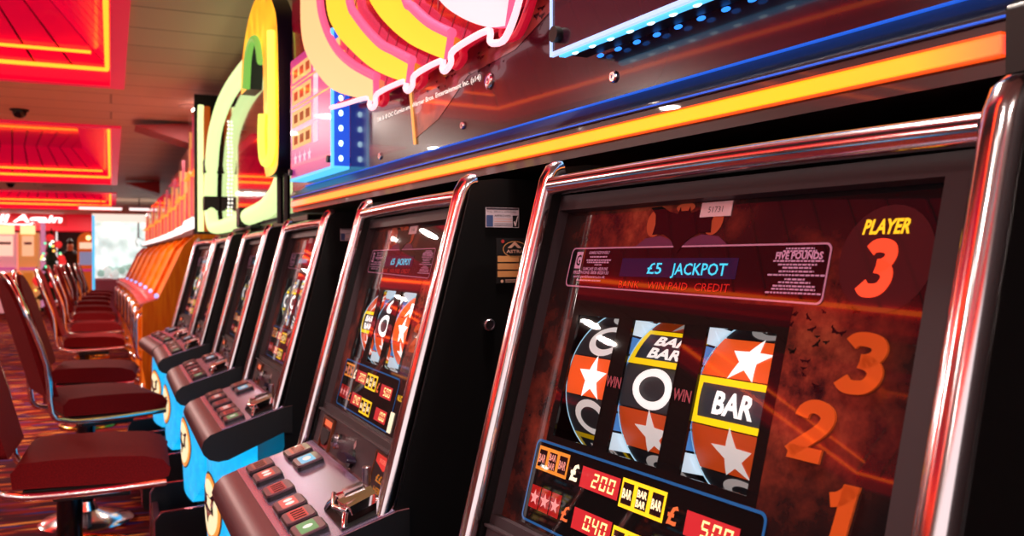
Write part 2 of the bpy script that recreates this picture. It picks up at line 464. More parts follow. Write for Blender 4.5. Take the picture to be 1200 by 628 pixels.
    mb.text('£5', U, .2120, -.1220, .0130, VFD, bold=.012, width=.025, lift=.0014)
    mb.text('JACKPOT', U, .2535, -.1225, .0132, VFD, bold=.012, width=.085, lift=.0014)
    for tx, a, w_ in (('BANK', .1645, .038), ('WIN PAID', .2175, .067), ('CREDIT', .2955, .051)):
        mb.text(tx, U, a, -.1395, .0088, INK_RED, width=w_, lift=.001)
    if detail:
        mb.poly([P(a, t, .0009) for a, t in rect(.0640, .0775, .0955, .1170)], INK_TXT)
        mb.text('G', U, .0708, -.1130, .014, INK_DARK, bold=.02, width=.010, align='c', lift=.0012)
        rows = [('GAMBLE RESPONSIBLY', .1120, .0985, .043, .0038), (None, .112, .1030, .036, .0018), (None, .112, .1072, .048, .0018), (None, .112, .1100, .044, .0018), (None, .112, .1130, .010, .0014),
                ('GAMCARE OR HELPLINE', .1100, .1190, .052, .0038), ('FREEPHONE 0808 8020133', .1020, .1240, .074, .0040), ('www.gambleaware.co.uk', .1000, .1290, .068, .0036), (None, .100, .1330, .050, .0016)]
        for tx, a, t, w_, hh in rows:
            if tx: mb.text(tx, U, a, -t, hh, INK_TXT, width=w_, align='c', lift=.001, bold=.015)
            else:
                x = a-w_/2
                while x < a+w_/2:
                    l = random.uniform(.002, .006); mb.poly([P(x_, t_, .001) for x_, t_ in rect(x, x+l, t-hh, t)], INK_TXT); x += l+.001
        mb.text('FIVE POUNDS', U, .4280, -.1052, .0068, INK_TXT, bold=.04, width=.056, align='c', lift=.001)
        for t, w_ in ((.0960, .034), (.0985, .040), (.1080, .060), (.1115, .046), (.1145, .034), (.1180, .042), (.1215, .068), (.1255, .024), (.1285, .038), (.1320, .050), (.1350, .052), (.1385, .066)):
            x = .428-w_/2
            while x < .428+w_/2:
                l = random.uniform(.002, .006); mb.poly([P(x_, t_, .001) for x_, t_ in rect(x, min(x+l, .428+w_/2), t-.0016, t)], INK_TXT); x += l+.001
    mb.build('message_plate', dp, smooth=0)
    # award panel
    mb = MB()
    q = rrect(.0660, .4480, -.4340, -.3345, .008); q2 = rrect(.0690, .4450, -.4312, -.3375, .006); n = len(q)
    mb.poly([P(u, -v, .0005) for u, v in q], INK_DARK)
    mb.add([P(u, -v, .0009) for u, v in q]+[P(u, -v, .0009) for u, v in q2], [(i, (i+1) % n, n+(i+1) % n, n+i) for i in range(n)], BLUE_LINE)
    def bars(a0, a1, ta, tb, box, tx):
        mb.poly([P(a, t, .001) for a, t in rect(a0, a1, ta, tb)], box)
        w_ = (a1-a0)/3.25
        for k in range(3):
            c = a0+(a1-a0)*(k+.5)/3
            mb.poly([P(a, t, .0014) for a, t in rect(c-w_*.40, c+w_*.40, ta+.004, tb-.004)], BARBLK)
            if k == 1:
                for tt in ((ta+tb)/2-.001, (ta+tb)/2+.009): mb.text('BAR', U, c, -tt, .0075, tx, bold=.03, width=w_*.7, align='c', lift=.0018)
            else: mb.text('BAR', U, c, -((ta+tb)/2+.005), .0100, tx, bold=.03, width=w_*.7, align='c', lift=.0018)
    def led(txt, a0, ta):
        mb.poly([P(a, t, .001) for a, t in rect(a0, a0+.071, ta, ta+.0235)], LEDBG)
        seg_digits(mb, txt, lambda u, v, h: P(u, -v, h), a0+.022, -(ta+.0195), .0105, .0155, .0045, LEDON, .0016)
    bars(.0750, .1415, .3420, .3705, BOXOR, BARTX)
    mb.text('£', U, .1560, -.3680, .0190, POUNDW, bold=.035, width=.016, align='c', lift=.001)
    led('200', .1700, .3485)
    bars(.2445, .3170, .3460, .3765, BOXYE, BARTXW)
    mb.text('£', U, .3300, -.3740, .0185, POUNDO, bold=.03, width=.015, align='c', lift=.001)
    led('500', .3490, .3555)
    for k in range(3):
        x = .0765+k*.0225; mb.poly([P(a, t, .001) for a, t in rect(x, x+.0205, .3895, .4165)], REDTILE)
        mb.poly([P(u, -v, .0015) for u, v in star(x+.0102, -.4035, .0098)], PINKST)
    mb.text('£', U, .1545, -.4150, .0175, POUNDO, bold=.02, width=.015, align='c', lift=.001)
    led('0.40', .1705, .3950)
    bars(.2445, .3170, .3965, .4260, BOXYE, BARTXW)
    led('1.00', .3490, .4000)
    if player != 3:
        mb.text('NUDGE NOW', U, .4560, -.3720, .0110, YEL_TXT, width=.085, lift=.001)
        mb.poly([P(a, t, .001) for a, t in rect(.440, .462, .395, .432)], POUNDW)
    mb.build('award_panel', dp, smooth=0)
    # ---- reels, glowing divider walls, glass
    for (x0, x1), syms in zip(wins, reels):
        reel(root, P, x0-.004 if x0 > .15 else x0-.001, .106 if x0 > .15 else .0955, syms, .248)
    mb = MB()
    foil = glow('divider_glow_blue', (.10, .30, .75, 1), .55); foilw = glow('divider_glow_white', (.75, .88, 1, 1), .75)  # reel lamps' light on the divider walls put into their colour as glow
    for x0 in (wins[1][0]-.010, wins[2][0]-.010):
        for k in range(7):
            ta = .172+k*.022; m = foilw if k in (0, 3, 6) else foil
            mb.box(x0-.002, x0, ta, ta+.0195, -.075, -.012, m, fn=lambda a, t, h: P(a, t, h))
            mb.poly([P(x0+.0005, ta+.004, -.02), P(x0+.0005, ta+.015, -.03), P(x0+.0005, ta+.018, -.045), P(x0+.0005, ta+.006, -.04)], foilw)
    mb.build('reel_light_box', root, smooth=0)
    mb = MB()
    for x0, x1 in wins: mb.poly([P(x0, t0, -.001), P(x0, t1, -.001), P(x1, t1, -.001), P(x1, t0, -.001)], glass_mat())
    mb.build('reel_glass', root, smooth=0, recalc=False)
    # ---- coin panel
    Q = panel_fn(zt, .012); V = lambda u, v, h=0: Q(u, -v, h)
    mb = MB(); mb.prism(rect(.022, .610, .456, .545), Q, -.01, 0, GREYM)
    mb.box(.022, .610, .4535, .4575, -.01, .006, BEZEL, fn=Q)
    cp = mb.build('coin_panel', root, bevel=.001)
    mb = MB(); fr = mat('coin_return_frame', rgb(120, 66, 44), .35, .6)
    mb.frame(rect(.085, .170, .460, .535), rect(.092, .163, .466, .529), Q, 0, .006, fr)
    redg = mat('coin_return_red', rgb(120, 14, 12), .35, 0, rgb(160, 20, 14), .35)
    mb.poly([Q(a, t, .001) for a, t in rect(.092, .163, .466, .529)], redg)
    mb.poly([Q(a, t, .003) for a, t in rect(.094, .161, .468, .480)], glow('coin_return_lamp', (1, .18, .06, 1), .7))
    sh = [(.095, .485)]+[(.095+.065*i/10, .503+.016*math.sin(PI*i/10)) for i in range(11)]+[(.160, .485)]
    mb.prism(sh, Q, .001, .007, RUBBER)
    mb.build('coin_return', cp)
    mb = MB(); c = Vector(Q(.245, .490, 0)); nrm = Vector((0, -CT, ST))
    mb.tube([c, c+nrm*.014], .016, CHROME, 18); mb.tube([c+nrm*.014, c+nrm*.02], .012, STEEL, 18); mb.tube([c+nrm*.02, c+nrm*.022], .004, RUBBER, 8)
    mb.build('lock', cp)
    mb = MB(); kn = [(.335-.036, .505)]+[(.335+.036*math.cos(PI-PI*i/12), .505-.008*math.sin(PI*i/12)) for i in range(13)]+[(.335+.036*math.cos(-PI*i/12), .505+.008*math.sin(PI*i/12)) for i in range(1, 12)]
    mb.prism(kn[1:], Q, .002, .02, mat('knob_purple_black', rgb(26, 16, 38), .3))
    c = Vector(Q(.335, .505, 0)); mb.tube([c, c+nrm*.006], .018, RUBBER, 18)
    for t in (.480, .528): mb.poly([Q(a, tt, .0008) for a, tt in ((.335, t-.011), (.343, t), (.335, t+.009), (.327, t))], mat('arrow_mark_pale', rgb(205, 170, 170), .5))
    mb.build('selector_knob', cp)
    mb = MB(); mb.prism(rect(.475, .585, .460, .543), Q, 0, .003, mat('sign_black', rgb(16, 8, 8), .4, coat=1))
    mb.frame(rect(.475, .585, .460, .543), rect(.478, .582, .463, .540), Q, .003, .0045, fr)
    mb.poly([Q(a, t, .0034) for a, t in ((.484, .464), (.578, .464), (.578, .478), (.531, .488), (.484, .478))], glow('sign_red', (.8, .03, .02, 1), .7, 1))
    GOLD = printed('sign_gold_text', rgb(200, 130, 50), .4)
    mb.text('INSERT', V, .531, -.477, .008, printed('sign_pale_text', rgb(240, 150, 130), .5), width=.05, align='c', lift=.004)
    mb.text('£££', V, .531, -.508, .013, GOLD, bold=.03, width=.05, align='c', lift=.004); mb.text('HERE', V, .531, -.527, .011, GOLD, bold=.02, width=.05, align='c', lift=.004)
    mb.build('payment_sign', cp, smooth=0)
    # ---- button deck
    dz = zt-1.317
    prof = [(-.105, .808), (-.125, .806), (-.296, .7525), (-.316, .745), (-.331, .731), (-.337, .713), (-.332, .695), (-.318, .681), (-.296, .674), (-.27, .677), (-.13, .737), (-.105, .735)]
    mb = MB(); mb.prism([(y, z+dz) for y, z in prof], lambda u, v, h: (h, u, v), .032, .646, RUBBER, DECKM)
    dk = mb.build('button_deck', root, smooth=50)
    D = lambda a, o, h=0: (a, -o+h*-.30, .8045+dz-(o-.13)*.314+h*.953)     # on the sloping top
    mb = MB(); mb.prism([(.036, .128), (.642, .128), (.642, .286), (.036, .286)], D, 0, .0022, DECKP)
    mb.build('deck_plate', dk, bevel=.0006)
    for k, (a, o_, w_, col) in enumerate(((.106, .247, .064, (150, 84, 74)), (.194, .247, .068, (190, 84, 76)), (.312, .247, .070, (170, 60, 66)), (.422, .247, .066, (205, 100, 96)), (.502, .247, .066, (190, 66, 66)), (.578, .247, .064, (96, 150, 100)), (.106, .170, .066, (170, 90, 76)), (.203, .170, .070, (110, 190, 225)))):
        mb = MB(); r_ = rrect(a-w_/2, a+w_/2, o_-.026, o_+.026, .010, 4)
        r2 = rrect(a-w_/2+.003, a+w_/2-.003, o_-.023, o_+.023, .008, 4)
        mb.prism(r_, D, .002, .010, RUBBER)
        b = mb.build('button', dk, bevel=.002)
        mb = MB(); mb.prism(r2, D, .0095, .0135, mat('button_lens_plum', rgb(100, 66, 78), .3, coat=.6))
        pale = glow('button_lit_%d' % k, rgb(*col), .9, 1)
        mb.poly([D(u, v, .0138) for u, v in rrect(a-w_*.40, a+w_*.40, o_-.013, o_+.015, .004, 3)], pale)
        wh = glow('button_print_white', (.9, .85, .82, 1), .75, 1); dkp = printed('button_print_dark', rgb(40, 22, 28))
        if k in (1, 3, 5, 7):
            for x in (-.3, .3) if k in (1, 3) else (0,): mb.poly([D(a+x*w_*.5+(u), o_+v, .0142) for u, v in ell(0, 0, .008 if k != 7 else .014, .008, 12)], wh)
        else:
            for x in (-.28, -.1, .08, .26): mb.poly([D(a+x*w_+u, o_+v, .0142) for u, v in ((0, -.010), (.006, -.010), (.006, .010), (0, .010))], dkp if int(x*100) % 3 else wh)
        mb.build('button_lens', b, bevel=.001)
    # coin mechanism: chrome bridge with a post
    mb = MB(); c0, o0 = .572, .165
    mb.prism(rrect(c0-.064, c0+.062, o0-.036, o0+.044, .006, 3), D, .002, .005, RUBBER)
    for sx, pts in ((-1, [(-.060, .040, .004), (-.052, .034, .014), (-.036, .020, .026), (-.030, -.012, .026)]), (1, [(.058, .040, .004), (.050, .034, .014), (.034, .022, .028), (.028, -.016, .026), (.050, -.030, .008)])):
        mb.tube([D(c0+x, o0+y, z) for x, y, z in pts], .0055, CHROME, 8)
    mb.prism([(c0-.046, o0+.030), (c0+.046, o0+.032), (c0+.036, o0-.026), (c0-.034, o0-.028)], D, .004, .018, mat('coin_throat', rgb(36, 16, 18), .3, .3))
    mb.prism([(c0-.040, o0+.020), (c0+.004, o0+.026), (c0+.002, o0-.024), (c0-.034, o0-.026)], lambda u, v, h: D(u, v, h+.10*(u-c0)), .020, .032, CHROME)
    mb.prism([(c0-.026, o0+.012), (c0+.002, o0+.016), (c0+.002, o0-.018), (c0-.022, o0-.018)], lambda u, v, h: D(u, v, h+.12*(u-c0)), .034, .041, CHROME)
    mb.prism([(c0+.008, o0+.030), (c0+.050, o0+.022), (c0+.042, o0-.022), (c0+.008, o0-.026)], lambda u, v, h: D(u, v, h-.12*(u-c0)), .022, .036, CHROME)
    mb.tube([D(c0-.044, o0+.024, .030), D(c0, o0+.036, .024), D(c0+.050, o0+.026, .026)], .0045, CHROME, 8)
    mb.tube([D(c0+.056, o0-.026, .005), D(c0+.056, o0-.026, .022)], .006, STEEL, 10)
    cm = mb.build('coin_mechanism', dk, smooth=25, bevel=.0015)
    b0 = Vector(D(c0-.052, o0-.026, .003)); MB().tube([b0, b0+Vector((0, 0, .048))], .0075, STEEL, 14).build('coin_post', cm, bevel=.002)
    # ---- glowing lower front with emblem
    cy = MATS.get('cyan_front_glow')
    if not cy:
        cy = mat('cyan_front_glow', rgb(6, 60, 90), .4, coat=.2); g = NT(cy)
        tc = g.n('ShaderNodeTexCoord'); nz = g.n('ShaderNodeTexNoise'); nz.inputs['Scale'].default_value = 26; nz.inputs['Detail'].default_value = 5; g.l(tc.outputs['Object'], nz.inputs['Vector'])
        rp = g.ramp([(.3, (.004, .36, .72, 1)), (.55, (.005, .44, .84, 1)), (.75, (.02, .52, .92, 1))], nz.outputs[0])
        g.l(rp.outputs[0], g.b.inputs['Emission Color']); g.b.inputs['Emission Strength'].default_value = 1.3
    def bul(a, z): 
        u = (a-.32)/.29; v = (z-.49)/.22
        return -(.205+.085*math.sqrt(max(0, 1-.92*u*u))*(1-.10*v*v))
    mb = MB(); na, nz_ = 16, 10; vs = []
    for i in range(nz_+1):
        z = .285+(.735-.285)*i/nz_
        hw = .285 if z > .40 else .285-.10*(1-(z-.285)/.115)**2
        for j in range(na+1):
            a = .32+hw*(2*j/na-1); vs.append((a, bul(a, z), z))
    fs = [(i*(na+1)+j, i*(na+1)+j+1, (i+1)*(na+1)+j+1, (i+1)*(na+1)+j) for i in range(nz_) for j in range(na)]
    nv = len(vs); back = [(x, -.19, z) for x, y, z in vs]
    ring = [j for j in range(na+1)]+[i*(na+1)+na for i in range(1, nz_+1)]+[nz_*(na+1)+j for j in range(na-1, -1, -1)]+[i*(na+1) for i in range(nz_-1, 0, -1)]
    fs += [(ring[k], ring[(k+1) % len(ring)], nv+ring[(k+1) % len(ring)], nv+ring[k]) for k in range(len(ring))]
    mb.add(vs+back, fs, cy); lf = mb.build('lower_front', root)
    mb = MB()
    E_ = lambda u, v, h=0: (u, bul(u, v)-.002-h, v)
    def disc(rx, rz, m, h):
        c = [E_(.375, .490, h)]; vs = list(c); k = 4; n = 28
        for r_ in range(1, k+1): vs += [E_(.375+rx*r_/k*math.cos(2*PI*i/n), .490+rz*r_/k*math.sin(2*PI*i/n), h) for i in range(n)]
        fs = [(0, 1+i, 1+(i+1) % n) for i in range(n)]+[(1+(r_-1)*n+i, 1+(r_-1)*n+(i+1) % n, 1+r_*n+(i+1) % n, 1+r_*n+i) for r_ in range(1, k) for i in range(n)]
        mb.add(vs, fs, m)
    disc(.142, .098, mat('emblem_dark_rim', rgb(50, 26, 16), .4), .0005)
    disc(.133, .092, glow('emblem_amber', (.95, .34, .06, 1), .9), .002); disc(.112, .078, glow('emblem_cream', (1, .86, .52, 1), 1.0), .0035)
    v, f = slice2d([(.375+(p-.2556)*1.65, .490-(t-.071)*1.75) for p, t in em], [tuple(range(len(em)))], .02)
    mb.add([E_(x, z, .006) for x, z in v], f, INK_BAT)
    mb.build('oval_emblem', lf, smooth=0)
    # ---- cash tray at the foot
    mb = MB(); T = [(-.20, .02), (-.390, .02), (-.400, .05), (-.400, .235), (-.380, .265), (-.20, .275)]
    for a0, a1 in ((.085, .105), (.535, .555)): mb.prism(T, lambda u, v, h: (h, u, v), a0, a1, RUBBER)
    mb.box(.105, .535, -.400, -.375, .02, .20, mat('tray_lip_plum', rgb(96, 40, 46), .35, .3)); mb.box(.105, .535, -.375, -.20, .02, .04, RUBBER); mb.box(.105, .535, -.22, -.20, .04, .27, RUBBER)
    tr = mb.build('cash_tray', root, bevel=.003)
    for a in (.095, .545): MB().tube([(a, y*1.003, z+.003) for y, z in [(-.400, .05), (-.400, .235), (-.380, .265), (-.20, .275)]], .0045, mat('tray_trim', rgb(200, 120, 130), .2, .9), 8).build('tray_trim', tr)
    return root

def stickers(root, a=.6415):
    """rating labels on the side wall that faces the camera"""
    F = lambda y, z, h=0: (a+h, y, z)
    rect = lambda x0, x1, z0, z1: [(x0, z0), (x1, z0), (x1, z1), (x0, z1)]
    mb = MB(); mb.prism(rect(.027, .087, 1.2545, 1.2870), F, 0, .0008, mat('label_pale', rgb(205, 190, 200), .6))
    blu = mat('label_blue', rgb(60, 80, 130), .6); ink = mat('label_ink', rgb(60, 50, 60), .6); org = mat('label_orange', rgb(215, 150, 130), .6); blk = mat('label_black', rgb(22, 18, 20), .5)
    mb.poly([F(y, z, .001) for y, z in rect(.028, .040, 1.2555, 1.2745)], blu); mb.poly([F(y, z, .001) for y, z in rect(.028, .086, 1.2835, 1.2865)], ink)
    mb.text('FULL SERVICE APPROVED', F, .030, 1.2785, .0032, ink, width=.052, lift=.0012); mb.text('APPROVED', F, .042, 1.2720, .0035, ink, bold=.02, width=.030, lift=.0012)
    for z in (1.268, 1.264, 1.260, 1.257): mb.poly([F(y, z_, .0012) for y, z_ in rect(.042, .074, z-.0004, z+.0006)], org if z > 1.262 else ink)
    mb.poly([F(y, z, .001) for y, z in rect(.0755, .0862, 1.2552, 1.2745)], blk)
    mb.poly([F(y, z, .0013) for y, z in ((.077, 1.264), (.079, 1.2655), (.0803, 1.2615), (.084, 1.2735), (.0855, 1.2735), (.081, 1.257), (.0795, 1.257))], mat('label_white', rgb(240, 225, 225), .6))
    mb.build('inspection_sticker', root, smooth=0)
    mb = MB(); mb.prism(rect(.046, .1305, 1.1620, 1.2370), F, 0, .0008, blk)
    gold = mat('label_gold', rgb(214, 150, 90), .55); pale = mat('label_rose', rgb(225, 175, 150), .55)
    q = ell(.080, 1.2185, .0225, .0135); q2 = ell(.080, 1.2185, .0212, .0123); n = len(q)
    mb.add([F(y, z, .0012) for y, z in q]+[F(y, z, .0012) for y, z in q2], [(i, (i+1) % n, n+(i+1) % n, n+i) for i in range(n)], gold)
    mb.poly([F(y, z, .0013) for y, z in ((.0660, 1.2205), (.0790, 1.2315), (.0920, 1.2205), (.0850, 1.2205), (.0790, 1.2255), (.0730, 1.2205))], pale)
    mb.text('ASTRA', F, .080, 1.2125, .0052, pale, bold=.02, width=.032, align='c', lift=.0013)
    mb.poly([F(y, z, .0012) for y, z in ell(.0575, 1.2315, .003, .003, 12)], mat('label_red', rgb(180, 50, 50), .5)); mb.poly([F(y, z, .0012) for y, z in ell(.056, 1.1655, .0026, .0026, 12)], pale)
    for z in (1.1975, 1.1850, 1.1725):
        mb.poly([F(y, z_, .0012) for y, z_ in rect(.048, .0870, z, z+.0100)], gold)
    mb.poly([F(y, z_, .0012) for y, z_ in rect(.0885, .1280, 1.1975, 1.2075)], gold); mb.poly([F(y, z_, .0012) for y, z_ in rect(.0885, .1280, 1.1725, 1.1950)], gold)
    for k in range(5): mb.poly([F(y, z_, .0012) for y, z_ in rect(.108, .126, 1.2115+k*.0045, 1.2128+k*.0045)], pale)
    for k in range(2): mb.poly([F(y, z_, .0012) for y, z_ in rect(.062, .118, 1.1640+k*.003, 1.1650+k*.003)], pale)
    mb.build('rating_plate', root, smooth=0)
    mb = MB(); mb.lathe([(.010, 0), (.010, .004), (.008, .006), (.0075, .006), (.0070, .0035), (.001, .0035)], (a, .033, 1.094), STEEL, 'x', 20)
    mb.build('side_lock', root)

st, oo, b1, b2 = 'star', 'o', 'bar', 'bar2'
M3 = fruit_machine('fruit_machine', 'nearest chrome framed slot machine, big dark display with lit red PLAYER 3', (.5325, 1.0656), 5.8, 3,
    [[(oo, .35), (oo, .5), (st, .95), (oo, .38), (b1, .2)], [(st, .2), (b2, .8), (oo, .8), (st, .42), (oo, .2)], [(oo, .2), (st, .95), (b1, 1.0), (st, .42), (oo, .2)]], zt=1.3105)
M2 = fruit_machine('fruit_machine', 'slot machine second from the camera, showing PLAYER 2, two white reels and black labelled side', (.526, 1.991), .6, 2,
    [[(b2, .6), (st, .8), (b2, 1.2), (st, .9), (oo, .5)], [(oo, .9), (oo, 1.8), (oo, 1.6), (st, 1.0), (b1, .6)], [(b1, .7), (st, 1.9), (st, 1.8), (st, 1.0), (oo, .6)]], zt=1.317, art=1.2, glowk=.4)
stickers(M2); stickers(M3)
M1 = fruit_machine('fruit_machine', 'third slot machine from the camera, yellow reel symbols glowing behind the glass', (.545, 3.07), .2, 1,
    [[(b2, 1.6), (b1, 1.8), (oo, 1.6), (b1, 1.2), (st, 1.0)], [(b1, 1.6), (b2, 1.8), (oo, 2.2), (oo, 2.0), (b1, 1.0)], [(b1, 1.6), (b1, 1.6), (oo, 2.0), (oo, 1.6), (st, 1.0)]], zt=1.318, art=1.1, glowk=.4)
stickers(M1)
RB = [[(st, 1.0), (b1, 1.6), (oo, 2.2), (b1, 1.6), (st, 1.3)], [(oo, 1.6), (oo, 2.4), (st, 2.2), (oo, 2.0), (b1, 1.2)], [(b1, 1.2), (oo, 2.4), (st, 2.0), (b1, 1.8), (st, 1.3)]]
M0 = fruit_machine('fruit_machine', 'fourth slot machine from the camera, under the right end of the green neon loop', (.546, 4.069), -.2, 3, RB, detail=1, art=1.1, glowk=.5)
def machine_copy(src, label, loc, th):
    c = copy_tree(src); c.location = (loc[0], loc[1], 0); c.rotation_euler = (0, 0, R(th-90)); c['label'] = label; return c
machine_copy(M0, 'fifth slot machine from the camera, narrow in view between two neighbours under the loop', (.53, 5.09), 0)
machine_copy(M0, 'farthest chrome framed slot machine, standing beside the orange cabinets', (.476, 5.76), 4.7)

# ------------------------------------------------------------------ overhead sign above the three nearest machines
TH = R(3.5)
NAVY = mat('navy_gloss_ledge', rgb(5, 6, 34), .4, 0, coat=.12)
BLUEEDGE = glow('blue_edge_light', (.012, .12, .75, 1), .9)
GLASSD = mat('dark_sign_glass', rgb(40, 22, 36), .2, 0, coat=.45, spec=.25)
_g = NT(GLASSD); _t = _g.n('ShaderNodeTexCoord'); _n = _g.n('ShaderNodeTexNoise'); _n.inputs['Scale'].default_value = 3; _n.inputs['Detail'].default_value = 6
_g.l(_t.outputs['Object'], _n.inputs['Vector']); _g.l(_g.ramp([(.3, rgb(26, 16, 26)), (.6, rgb(52, 32, 46)), (.8, rgb(86, 46, 44))], _n.outputs[0]).outputs[0], _g.b.inputs['Base Color'])
SOFFIT = mat('sign_fascia_brown', rgb(58, 34, 34), .35, coat=.5)
top = thing('overhead_sign', 'long dark glass overhead sign with neon logo and orange light strip above the nearest machines', 'illuminated sign', (.6549, .4922, 0), TH-PI/2)
def TX(s, y, z): return (-s, y, z)       # s runs away from the camera end, y inwards
def slab(pts, s0, s1, m, name, bevel=0, mside=None):   # profile (y,z) extruded along the row
    return MB().prism(pts, lambda u, v, h: (-h, u, v), s0, s1, m, mside).build(name, top, bevel=bevel)
slab([(.004, 1.350), (.004, 1.364), (.004, 1.394), (.10, 1.394), (.62, 1.394), (.62, 1.350)], -.004, 2.33, SOFFIT, 'fascia')
slab([(.0, 1.394), (.0, 1.400), (.045, 1.432), (.10, 1.432), (.10, 1.394)], -.004, 2.33, NAVY, 'navy_ledge')
mb = MB(); mb.tube([(-2.33, .045, 1.433), (.004, .045, 1.433)], .0022, BLUEEDGE, 8, caps=True); mb.tube([(-2.33, -.001, 1.396), (.004, -.001, 1.396)], .0012, BLUEEDGE, 6); mb.build('blue_edge_trim', top)
LS = mat('amber_strip_glow', rgb(255, 170, 40), .4); g = NT(LS)
tc = g.n('ShaderNodeTexCoord'); sp = g.n('ShaderNodeSeparateXYZ'); g.l(tc.outputs['Object'], sp.inputs[0])
mr = g.n('ShaderNodeMapRange'); mr.inputs['From Min'].default_value = -2.33; mr.inputs['From Max'].default_value = 0; g.l(sp.outputs[0], mr.inputs[0])
rp = g.ramp([(0, (1, .34, .30, 1)), (.10, (1, .34, .03, 1)), (.3, (1, .30, .004, 1)), (.9, (1, .42, .004, 1)), (.965, (1, .34, .02, 1)), (1, (1, .06, .05, 1))], mr.outputs[0])
g.l(rp.outputs[0], g.b.inputs['Emission Color']); g.b.inputs['Emission Strength'].default_value = 1.25
ls = MB().box(-2.325, 0, -.003, .01, 1.3655, 1.3825, LS).build('light_strip', top, bevel=.002)
MB().box(-2.325, 0, -.0032, .01, 1.3640, 1.3658, glow('strip_edge_red_orange', (1, .09, .008, 1), 1.0)).box(-2.325, 0, -.0032, .01, 1.3822, 1.3840, glow('strip_edge_red_orange', (1, .09, .008, 1), 1.0)).build('strip_border', ls)
slab([(.060, 1.43), (.060, 2.44), (.30, 2.44), (.30, 1.43)], -.004, 2.56, GLASSD, 'glass_panel')
slab([(-.004, 1.346), (-.004, 1.402), (.055, 1.44), (.055, 2.46), (.64, 2.46), (.64, 1.346)], -.030, -.0045, BLACK, 'end_panel', .003)
# standoff bolts on the glass
mb = MB()
for s_, z_, r_ in ((1.054, 1.537, .016), (.640, 1.470, .009), (1.174, 1.470, .008), (1.669, 1.460, .009), (2.0, 1.462, .008)):
    mb2 = MB(); mb2.lathe([(r_, .060), (r_, .0575), (r_*.8, .0555), (r_*.35, .0555), (r_*.3, .057)], (-s_, 0, z_), CHROME, 'y', 16); mb2.build('mounting_bolt', top)
# printed graphics on the glass, the orange patch painted as neon glow
G = lambda s_, z_, h=0: (-s_, .0595-h, z_)
mb = MB()
org = mat('graphic_painted_glow', rgb(150, 62, 40), .35, coat=1); g = NT(org); tc = g.n('ShaderNodeTexCoord'); nz = g.n('ShaderNodeTexNoise'); nz.inputs['Scale'].default_value = 9; nz.inputs['Detail'].default_value = 8
g.l(tc.outputs['Object'], nz.inputs['Vector']); g.l(g.ramp([(.35, rgb(48, 22, 24)), (.5, rgb(150, 58, 40)), (.7, rgb(230, 120, 70))], nz.outputs[0]).outputs[0], g.b.inputs['Base Color'])
mb.poly([G(s_, z_, .0005) for s_, z_ in ((1.464, 1.62), (1.43, 1.475), (1.30, 1.50), (1.15, 1.565), (.95, 1.575), (.80, 1.62), (.72, 1.75), (.72, 1.85), (.90, 1.85))], org)
for k in range(46):
    a, z = random.uniform(.74, 1.0), random.uniform(1.60, 1.80); sc = random.uniform(.010, .024); mb.poly([G(x, y, .0012) for x, y in bat_shape(a, z, sc, sc*.6)], INK_BAT)
for k in range(26):
    a, z = random.uniform(1.0, 1.4), random.uniform(1.56, 1.60); sc = random.uniform(.008, .016); mb.poly([G(x, y, .0012) for x, y in bat_shape(a, z, sc, sc*.6)], INK_BAT)
mb.build('glow_graphic', top, smooth=0)
mb = MB(); mb.tube([G(1.464, 1.615, .002), G(1.430, 1.462, .002)], .0035, glow('orange_edge_line', (1, .45, .12, 1), 1.0), 6); mb.build('orange_edge_line', top)
mb = MB(); mb.text('TM & © DC Comics and Warner Bros. Entertainment Inc. (s14)', lambda u, v, h=0: (u, .0595-h, v), -1.690, 1.5475, .0105, glow('white_small_print', (1, .9, .82, 1), 1.0), bold=.02, width=.600, lift=.0012); mb.build('small_print', top, smooth=0)
# red backing field of the logo with stars
F2 = lambda s_, z_, h=0: (-s_, .040-h, z_)
redf = mat('logo_field_red', rgb(150, 14, 34), .2, 0, rgb(170, 10, 40), .5, coat=1)
mb = MB(); mb.prism([(1.90, 1.66), (1.60, 1.605), (1.36, 1.605), (1.16, 1.605), (.95, 1.61), (.80, 1.66), (.76, 1.80), (.74, 2.40), (1.90, 2.40)], F2, 0, .018, redf)
fld = mb.build('logo_field', top, smooth=0)
mb = MB(); grey = mat('logo_star_grey', rgb(176, 130, 150), .3, coat=1)
for s_, z_, r_ in ((1.80, 1.82, .075), (1.43, 1.80, .085), (1.66, 1.72, .03), (1.20, 1.75, .05)): mb.poly([F2(x, y, .0195) for x, y in star(s_, z_, r_, .4, 5, R(70))], grey)
for k in range(14):
    s_ = 1.95-.085*k; mb.poly([F2(s_+a, z, .019) for a, z in ((0, 1.61), (.006, 1.61), (-.14, 1.76), (-.146, 1.76))], mat('logo_stripe', rgb(110, 30, 44), .3, coat=1))
for s_, z_ in ((1.9, 1.79), (1.86, 1.745), (1.82, 1.70)):
    mb.poly([F2(x, y, .0196) for x, y in rrect(s_-.02, s_+.02, z_-.012, z_+.012, .005, 3)], glow('logo_small_plate', (1, .72, .2, 1), .8))
mb.build('star_graphic', fld, smooth=0)
